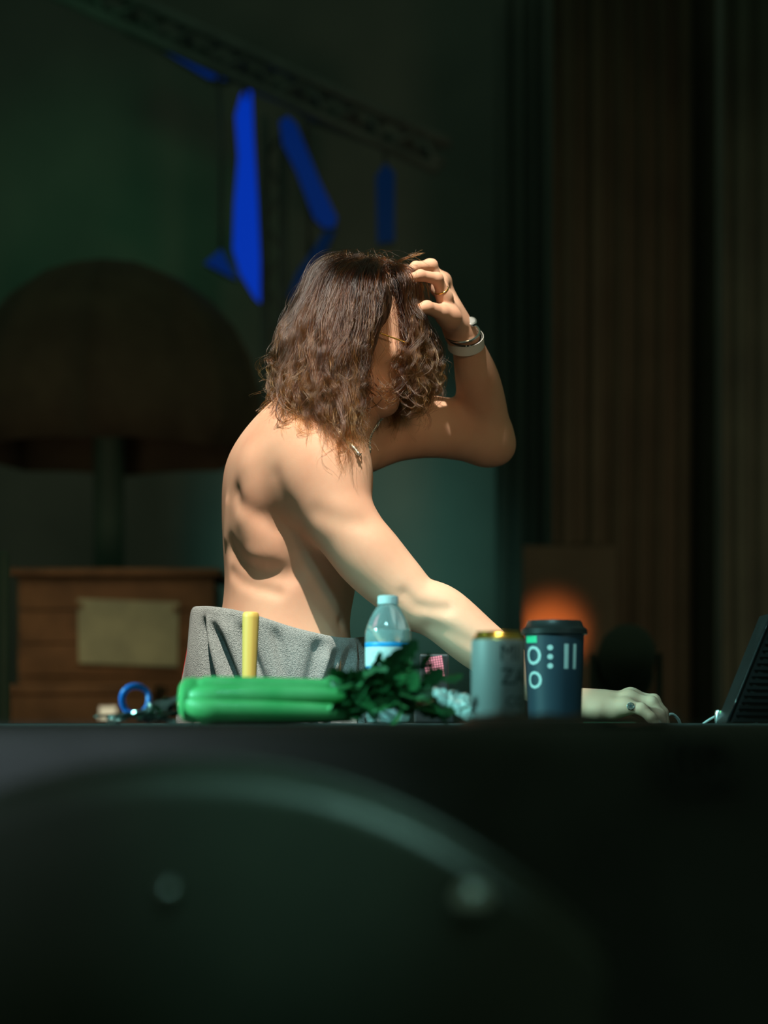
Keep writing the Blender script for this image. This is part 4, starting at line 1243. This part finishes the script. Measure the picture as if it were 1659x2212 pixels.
for j in range(len(rows) - 1):
    for i in range(nt_): Fc.append((j * nt_ + i, j * nt_ + (i + 1) % nt_, (j + 1) * nt_ + (i + 1) % nt_, (j + 1) * nt_ + i))
o = mesh_obj('cloth', V, [f[::-1] for f in Fc], 'towel', tw, smooth=True)
sub = o.modifiers.new('sub', 'SUBSURF'); sub.levels = 1; sub.render_levels = 1
ed = [towel_pt(math.radians(184), v, .0002) for v in np.linspace(.10, 1, 30)]
tube('red_edging', ed, .0012, 'red', tw, 8)

# ------------------------------------------------------------------ jewellery
def wrap_ring(center, axis, r, n=60, squash=1.0, ref=(0, 1, 0)):
    a = Vector(axis).normalized(); u = Vector(ref) - a * a.dot(Vector(ref)); u.normalize(); w = a.cross(u)
    return [Vector(center) + u * r * math.cos(2 * PI * k / n) + w * r * squash * math.sin(2 * PI * k / n) for k in range(n)]
def band(name, center, axis, r, width, thick, m, parent, squash=1.0):
    a = Vector(axis).normalized()
    A = [wrap_ring(Vector(center) + a * s * width / 2, a, rr, 60, squash) for s, rr in ((-1, r), (-1, r + thick), (1, r + thick), (1, r))]
    V = [p for ring in A for p in ring]; Fc = []
    for j in range(4):
        for k in range(60): Fc.append((j * 60 + k, j * 60 + (k + 1) % 60, ((j + 1) % 4) * 60 + (k + 1) % 60, ((j + 1) % 4) * 60 + k))
    o = mesh_obj(name, V, Fc, m, parent); shade(o); return o
wa = Vector(vv(998, 724, 3.465)) - Vector(vv(1018, 775, 3.50)); wa.normalize()
wc = Vector(vv(1006, 738, 3.475))
band('wristband', wc, wa + Vector((.25, 0, .05)), .0312, .019, .0012, 'white_band', person)
cord = wrap_ring(wc + wa * .013, wa + Vector((.42, 0, 0)), .0312, 60)
tube('cord_bracelet', cord, .0017, 'black', person, 8, closed=True)
bm = bmesh.new()
for k in range(60):
    if k % 2 == 0 and (cord[k].x > wc.x - .002): bmesh.ops.create_icosphere(bm, subdivisions=1, radius=.0019, matrix=Matrix.Translation(cord[k] + (cord[k] - wc - wa * .013).normalized() * .0012))
bd = bm_obj('bracelet_beads', bm, 'silver', person, True)
wt = wrap_ring(wc + wa * .020, wa + Vector((.25, 0, .05)), .0302, 60)
tube('watch_strap', wt, .0022, 'silver', person, 8, closed=True, flat=1.0)
wq = Vector(vv(1019, 693, 3.440))
wn = Vector((.05, -.90, .42)).normalized()
rm = wn.to_track_quat('Z', 'Y').to_matrix()
case = lathe('watch_case', [(.0085, -.004), (.0095, -.002), (.0095, .002), (.0085, .0035), (.0060, .0038)], wq - wn * .003, 'silver', person, 28, mtx=rm)
lathe('watch_face', [(.0058, .0037), (.0058, .0041)], wq - wn * .003, 'silver', case, 24, mtx=rm)
# gold ring on the finger nearest the camera
fa = LM[0] * .62 + LFing[0][1][0] * .38
tube('gold_ring', wrap_ring(fa, Vector(LFing[0][1][0] - LM[0]), .0117, 40), .0012, 'gold', person, 8, closed=True)
# silver signet ring on the little finger
fb = RM[0] * .66 + RFing[0][1][0] * .34
axr = Vector(RFing[0][1][0] - RM[0]).normalized()
sr = tube('signet_ring', wrap_ring(fb, axr, .0112, 40), .0017, 'silver', person, 8, closed=True)
sn = Vector((-.10, -.98, .12)).normalized(); sp = Vector(fb) + sn * .0128
rm = sn.to_track_quat('Z', 'Y').to_matrix()
lathe('signet_plate', [(.0060, 0), (.0064, .0008), (.0064, .0016), (.0054, .0020), (.0050, .0015)], sp - sn * .0012, 'silver', sr, 28, mtx=rm)
star = []
for k in range(10):
    rr = .0044 if k % 2 == 0 else .0018
    star.append(sp + rm @ Vector((rr * math.sin(2 * PI * k / 10), rr * math.cos(2 * PI * k / 10), .0006)))
mesh_obj('star_engraving', star + [sp + sn * .0006], [(k, (k + 1) % 10, 10) for k in range(10)], 'ink_dark', sr)
# chain round the neck
ck = [surf(*p) for p in ((700, 905), (725, 930), (748, 955), (765, 972), (776, 984))]
ck = [Vector(q) + Vector((0.001, -.003, .001)) for q in ck]
front = [P(779, 978, 3.345), P(782, 958, 3.362), P(784, 938, 3.385), P(786, 915, 3.42), P(775, 895, 3.46)]
for q in front:
    for _ in range(20):
        i = np.round((np.array(q) - B.lo) / B.h).astype(int)
        if B.f[tuple(i)] > .0015: break
        q.x += .002
nk = catmull(ck + front + [P(730, 880, 3.475), P(690, 890, 3.43), P(672, 895, 3.37), ck[0] + Vector((-.01, .01, .004))], 150)
geo = []
for k in range(len(nk) - 1):
    a, b = Vector(nk[k]), Vector(nk[k + 1]); d = (b - a).normalized()
    s = d.cross(Vector((0, 1, 0))); s = s.normalized() if s.length > .01 else Vector((1, 0, 0)); n = d.cross(s)
    if k % 2: s, n = n, s
    mid = (a + b) / 2; hl_ = (b - a).length * .62
    lk = [mid + d * hl_ * math.cos(q) + s * .0026 * math.sin(q) for q in np.linspace(0, 2 * PI, 8, endpoint=False)]
    geo.append(tube_geo(lk, .0010, 5, True, up=tuple(n)))
V, Fc = join_geo(geo)
mesh_obj('necklace', V, Fc, 'silver', person, smooth=True)
# spectacles
gl = bpy.data.objects.new('glasses', None); gl.location = HP(.095, 0, .002); COL.objects.link(gl)
tag(gl, 'thin gold wire glasses half hidden under the hair', 'glasses')
for s in (-1, 1):
    rim = [HP(.101 - .012 * abs(math.cos(a)), s * (.032 + .024 * math.cos(a)), -.012 + .019 * math.sin(a)) for a in np.linspace(0, 2 * PI, 32, endpoint=False)]
    tube('rim', rim, .0010, 'gold', gl, 6, closed=True)
    mesh_obj('lens', [q for q in rim] + [HP(.099, s * .032, -.012)], [(k, (k + 1) % 32, 32) for k in range(32)], 'lens', gl, smooth=True)
    tube('temple', catmull([HP(.091, s * .056, -.008), HP(.086, s * .072, -.007), HP(.05, s * .080, -.007), HP(.0, s * .086, -.008), HP(-.022, s * .085, -.020)], 20), .0014, 'gold', gl, 8)
tube('bridge', catmull([HP(.100, -.009, -.008), HP(.110, 0, -.004), HP(.100, .009, -.008)], 8), .001, 'gold', gl, 6)

# ------------------------------------------------------------------ hair
GA = [  # far back, back outline, then the camera side round to the face
    [(775, 562, 3.46), (705, 590, 3.50), (668, 680, 3.51), (648, 760, 3.50), (640, 830, 3.48), (645, 880, 3.46)],
    [(768, 558, 3.42), (690, 575, 3.43), (640, 655, 3.42), (610, 735, 3.40), (592, 800, 3.38), (580, 862, 3.37)],
    [(772, 560, 3.39), (700, 585, 3.35), (652, 670, 3.31), (626, 752, 3.28), (606, 825, 3.27), (612, 890, 3.26)],
    [(778, 563, 3.37), (722, 596, 3.30), (684, 686, 3.26), (660, 775, 3.23), (648, 855, 3.21), (664, 942, 3.20)],
    [(785, 566, 3.36), (748, 604, 3.28), (722, 695, 3.24), (702, 785, 3.21), (694, 876, 3.19), (716, 975, 3.17)],
    [(795, 568, 3.36), (776, 610, 3.275), (758, 700, 3.245), (742, 785, 3.225), (734, 880, 3.20), (754, 975, 3.17)],
    [(806, 570, 3.36), (803, 615, 3.285), (790, 690, 3.26), (772, 770, 3.245), (764, 862, 3.23), (778, 950, 3.20)],
    [(815, 570, 3.365), (816, 612, 3.295), (804, 670, 3.28), (784, 730, 3.27), (778, 800, 3.265), (778, 870, 3.25)]]
GB = [  # over the forehead, right of the parting
    [(832, 572, 3.37), (872, 598, 3.315), (890, 655, 3.305), (900, 715, 3.30), (894, 780, 3.30), (884, 850, 3.30)],
    [(835, 572, 3.385), (878, 604, 3.335), (892, 664, 3.345), (908, 735, 3.335), (920, 800, 3.325), (902, 868, 3.32)],
    [(838, 572, 3.41), (880, 606, 3.40), (902, 672, 3.41), (934, 755, 3.39), (935, 822, 3.37), (905, 885, 3.36)],
    [(836, 570, 3.44), (878, 606, 3.465), (904, 685, 3.47), (934, 770, 3.46), (930, 850, 3.45), (900, 905, 3.44)],
    [(825, 566, 3.46), (850, 600, 3.50), (862, 690, 3.52), (872, 780, 3.51), (872, 860, 3.50), (860, 930, 3.48)]]
GC = [  # far side, behind neck
    GB[-1], [(805, 564, 3.47), (800, 600, 3.515), (800, 700, 3.53), (800, 790, 3.52), (800, 870, 3.50), (810, 930, 3.48)],
    [(790, 562, 3.47), (750, 596, 3.52), (735, 690, 3.53), (720, 780, 3.51), (712, 850, 3.49), (715, 905, 3.47)], GA[0]]
def gpts(g): return np.array([list(P(*q)) for q in g])
groups = [([gpts(g) for g in GA], 0.64), ([gpts(g) for g in GB], 0.24), ([gpts(g) for g in GC], 0.12)]
rng = np.random.default_rng(21)
NPT = 30
tt = np.linspace(0, 1, NPT)
def cr(ctrl, t):
    p = np.vstack([2 * ctrl[0] - ctrl[1], ctrl, 2 * ctrl[-1] - ctrl[-2]]); m = len(p) - 3
    x = np.clip(t, 0, 1.08) * m; i = np.minimum(x.astype(int), m - 1); u = (x - i)[:, None]
    a, b, c, d = p[i], p[i + 1], p[i + 2], p[i + 3]
    return 0.5 * ((2 * b) + (-a + c) * u + (2 * a - 5 * b + 4 * c - d) * u ** 2 + (-a + 3 * b - 3 * c + d) * u ** 3)
axis_top, axis_bot = np.array(P(800, 640, 3.41)), np.array(P(760, 860, 3.40))
strands = []; tones = []
def lock(group, n, u=None, w=None, amp=None, tmax=None, spread=1.0, tn=None):
    g = groups[group][0]
    u = rng.uniform(0, len(g) - 1.001) if u is None else u
    i = int(u); s = u - i
    ctrl = g[i] * (1 - s) + g[i + 1] * s
    w = rng.uniform(0, 1) ** 1.3 if w is None else w
    ctrl = ctrl.copy()
    for k in range(1, 6):
        q = axis_top + (axis_bot - axis_top) * min(1, k / 5)
        inw = (q - ctrl[k]); inw[2] = 0; nn = np.linalg.norm(inw) + 1e-6
        ctrl[k] += inw / nn * min(nn * .6, .034 * w)
        ctrl[k] += rng.normal(0, .0028 + .0016 * k, 3)
    ctrl[0] += np.array([rng.normal(0, .012), rng.normal(0, .010), rng.uniform(-.002, .006)])
    t0 = (.30 * w * rng.uniform(.6, 1)); t1 = (rng.uniform(.84, 1.08) - .10 * w) if tmax is None else tmax
    t = t0 + (t1 - t0) * tt
    cen = cr(ctrl, t)
    tg = np.gradient(cen, axis=0); tg /= np.linalg.norm(tg, axis=1)[:, None] + 1e-9
    e1 = np.cross(tg, [0, 1, 0]); e1 /= np.linalg.norm(e1, axis=1)[:, None] + 1e-9; e2 = np.cross(tg, e1)
    amp = abs(rng.normal(.0085, .003)) if amp is None else amp
    fr = rng.uniform(1.9, 3.4); ph, ph2 = rng.uniform(0, 6.28, 2)
    A = amp * np.clip(tt * 1.25 - .22, 0, 1) ** 1.1
    wob = fr * (tt + .35 * tt ** 2) * 2 * PI
    cen = cen + e1 * (A * np.sin(wob + ph))[:, None] + e2 * (A * .8 * np.sin(wob + ph2))[:, None]
    lr = rng.uniform(.0035, .0080) * spread
    tone = rng.normal(.83, .09) + .07 * w if tn is None else rng.normal(tn, .06)
    for _ in range(n):
        o1, o2 = rng.normal(0, 1, 2)
        rad_ = lr * (1.0 - .45 * tt) * (0.5 + .5 * np.minimum(1, tt * 6))
        p = cen + e1 * (o1 * rad_)[:, None] + e2 * (o2 * rad_)[:, None]
        q1, q2 = rng.uniform(0, 6.28, 2); fz = rng.uniform(3, 6)
        fa_ = rng.uniform(.0001, .0007) * tt
        p = p + e1 * (fa_ * np.sin(fz * tt * 6.28 + q1))[:, None] + e2 * (fa_ * np.sin(fz * tt * 6.28 + q2))[:, None]
        if rng.random() < .05:
            fly = rng.normal(0, .012, 3); fly[2] = abs(fly[2]) * .5
            p = p + fly * (tt ** 2)[:, None]
        cut = rng.uniform(.82, 1.0)
        if cut < 1: p = np.stack([np.interp(tt * cut, tt, p[:, k]) for k in range(3)], 1)
        strands.append(p); tones.append(tone + rng.normal(0, .02))
for gi, (g, share) in enumerate(groups):
    for _ in range(int(560 * share)): lock(gi, 26)
# wisps over the face, curls at the ends, flyaways on top
gface = [groups[0][0][-1], groups[1][0][0]]
groups.append((gface, 0))
for u in (.12, .24, .86, .94): lock(3, 9, u, 0.0, .006, rng.uniform(.75, 1.0), .5)
for u in (.45, .55): lock(3, 4, u, 0.0, .006, .9, .4)
for _ in range(70): lock(0, 6, None, 0.0, rng.uniform(.013, .024), rng.uniform(.90, 1.08), .6, .60)
for _ in range(34): lock(1, 6, None, 0.0, rng.uniform(.013, .022), rng.uniform(.90, 1.08), .6, .60)
def wisp(pts, n=1, jit=.002):
    ctrl = np.array([list(P(*q)) for q in pts])
    for _ in range(n):
        c2 = ctrl + rng.normal(0, jit, ctrl.shape) * np.linspace(.2, 1, len(ctrl))[:, None]
        strands.append(cr(c2, tt)); tones.append(.72)
for _ in range(60):
    x = rng.uniform(690, 860); y0 = 562 + .0016 * (x - 780) ** 2 * .5
    h = rng.uniform(4, 26); dx = rng.normal(0, 26)
    wisp([(x, y0 + 8, 3.38 + rng.normal(0, .03)), (x + dx * .3, y0 - h * .7, 3.38), (x + dx * .8, y0 - h, 3.37), (x + dx * 1.4, y0 - h * .4, 3.36), (x + dx * 1.9, y0 + h * .4, 3.36)], 1)
wisp([(835, 575, 3.38), (870, 560, 3.37), (892, 552, 3.37), (910, 545, 3.37)], 22, .003)        # tuft by the fingers
wisp([(845, 575, 3.37), (880, 575, 3.36), (905, 600, 3.36), (912, 640, 3.36), (900, 690, 3.36)], 30, .0035)
wisp([(850, 580, 3.36), (890, 590, 3.355), (920, 610, 3.355), (925, 650, 3.36), (905, 680, 3.36)], 14, .003)
wisp([(612, 850, 3.27), (600, 870, 3.25), (597, 900, 3.225), (615, 915, 3.22), (632, 905, 3.215), (630, 888, 3.22)], 8, .0012)
wisp([(606, 838, 3.36), (590, 862, 3.35), (575, 880, 3.345), (560, 890, 3.34)], 10, .002)
wisp([(600, 825, 3.4), (585, 828, 3.4), (572, 820, 3.4), (560, 824, 3.4)], 8, .002)
for _ in range(30):                      # curls under the chin and along the jaw
    x, y = rng.uniform(775, 890), rng.uniform(815, 860); s_ = rng.choice([-1, 1])
    wisp([(x, y, 3.30), (x + 14 * s_, y + 16, 3.29), (x + 30 * s_, y + 24, 3.285), (x + 40 * s_, y + 14, 3.285), (x + 34 * s_, y + 2, 3.29)], 6, .0022)
for _ in range(24):
    x = rng.uniform(600, 700); y = 800 + rng.uniform(0, 60)
    wisp([(x, y, 3.24), (x - 12, y + 30, 3.225), (x - 6 + rng.normal(0, 8), y + 55, 3.215), (x + 10, y + 75 + rng.normal(0, 8), 3.21), (x + 22, y + 70, 3.21)], 4, .0015)
ST = np.array(strands)
# keep the strands out of the skin
flat = ST.reshape(-1, 3)
for _ in range(4):
    ii = (flat - B.lo) / B.h; i0 = np.clip(np.round(ii).astype(int), 1, B.n - 2)
    d = B.f[i0[:, 0], i0[:, 1], i0[:, 2]]
    gr = np.stack([B.f[i0[:, 0] + (k == 0), i0[:, 1] + (k == 1), i0[:, 2] + (k == 2)] - B.f[i0[:, 0] - (k == 0), i0[:, 1] - (k == 1), i0[:, 2] - (k == 2)] for k in range(3)], 1)
    gr /= np.linalg.norm(gr, axis=1)[:, None] + 1e-6
    push = np.clip(.004 - d, 0, .02)
    flat = flat + gr * push[:, None]
ST = flat.reshape(ST.shape)
hc = bpy.data.hair_curves.new('hair')
hc.add_curves([NPT] * len(ST))
hc.attributes['position'].data.foreach_set('vector', ST.astype(np.float32).ravel())
ra = hc.attributes.get('radius') or hc.attributes.new('radius', 'FLOAT', 'POINT')
ra.data.foreach_set('value', np.tile(np.linspace(.00022, .00011, NPT), len(ST)).astype(np.float32))
ta = hc.attributes.new('tone', 'FLOAT', 'CURVE'); ta.data.foreach_set('value', np.array(tones, np.float32))
hc.materials.append(M['hair'])
ho = bpy.data.objects.new('hair', hc); link(ho, person)
tag(ho, 'shoulder-length wavy brown hair with golden ends', kind='stuff')
# dense hair underneath
U = Field(P(560, 0, 3.4).to_tuple()[:1] + (3.12, P(0, 990, 3.4).z), (P(970, 0, 3.4).x, 3.62, P(0, 530, 3.4).z), .006)
U.ell(HP(-.022, 0, .030), HR, (.096, .083, .091), .02)
for g, wmul in ((GA, .024), (GC[1:], .02)):
    for c4 in g:
        q = gpts(c4)
        for k in range(1, 5):
            ax_ = axis_top + (axis_bot - axis_top) * min(1, k / 5); inw = ax_ - q[k]; inw[2] = 0
            q[k] += inw / (np.linalg.norm(inw) + 1e-6) * .030
        for k, (ra_, rb_) in zip(range(1, 4), ((.016, .020), (.020, .018), (.018, .008))): U.cone(q[k], q[k + 1], ra_, rb_, .02)
uv, uq = U.mesh()
mesh_obj('hair_underlayer', smooth_mesh(uv, uq, 2), uq, 'hair_under', person, smooth=True)
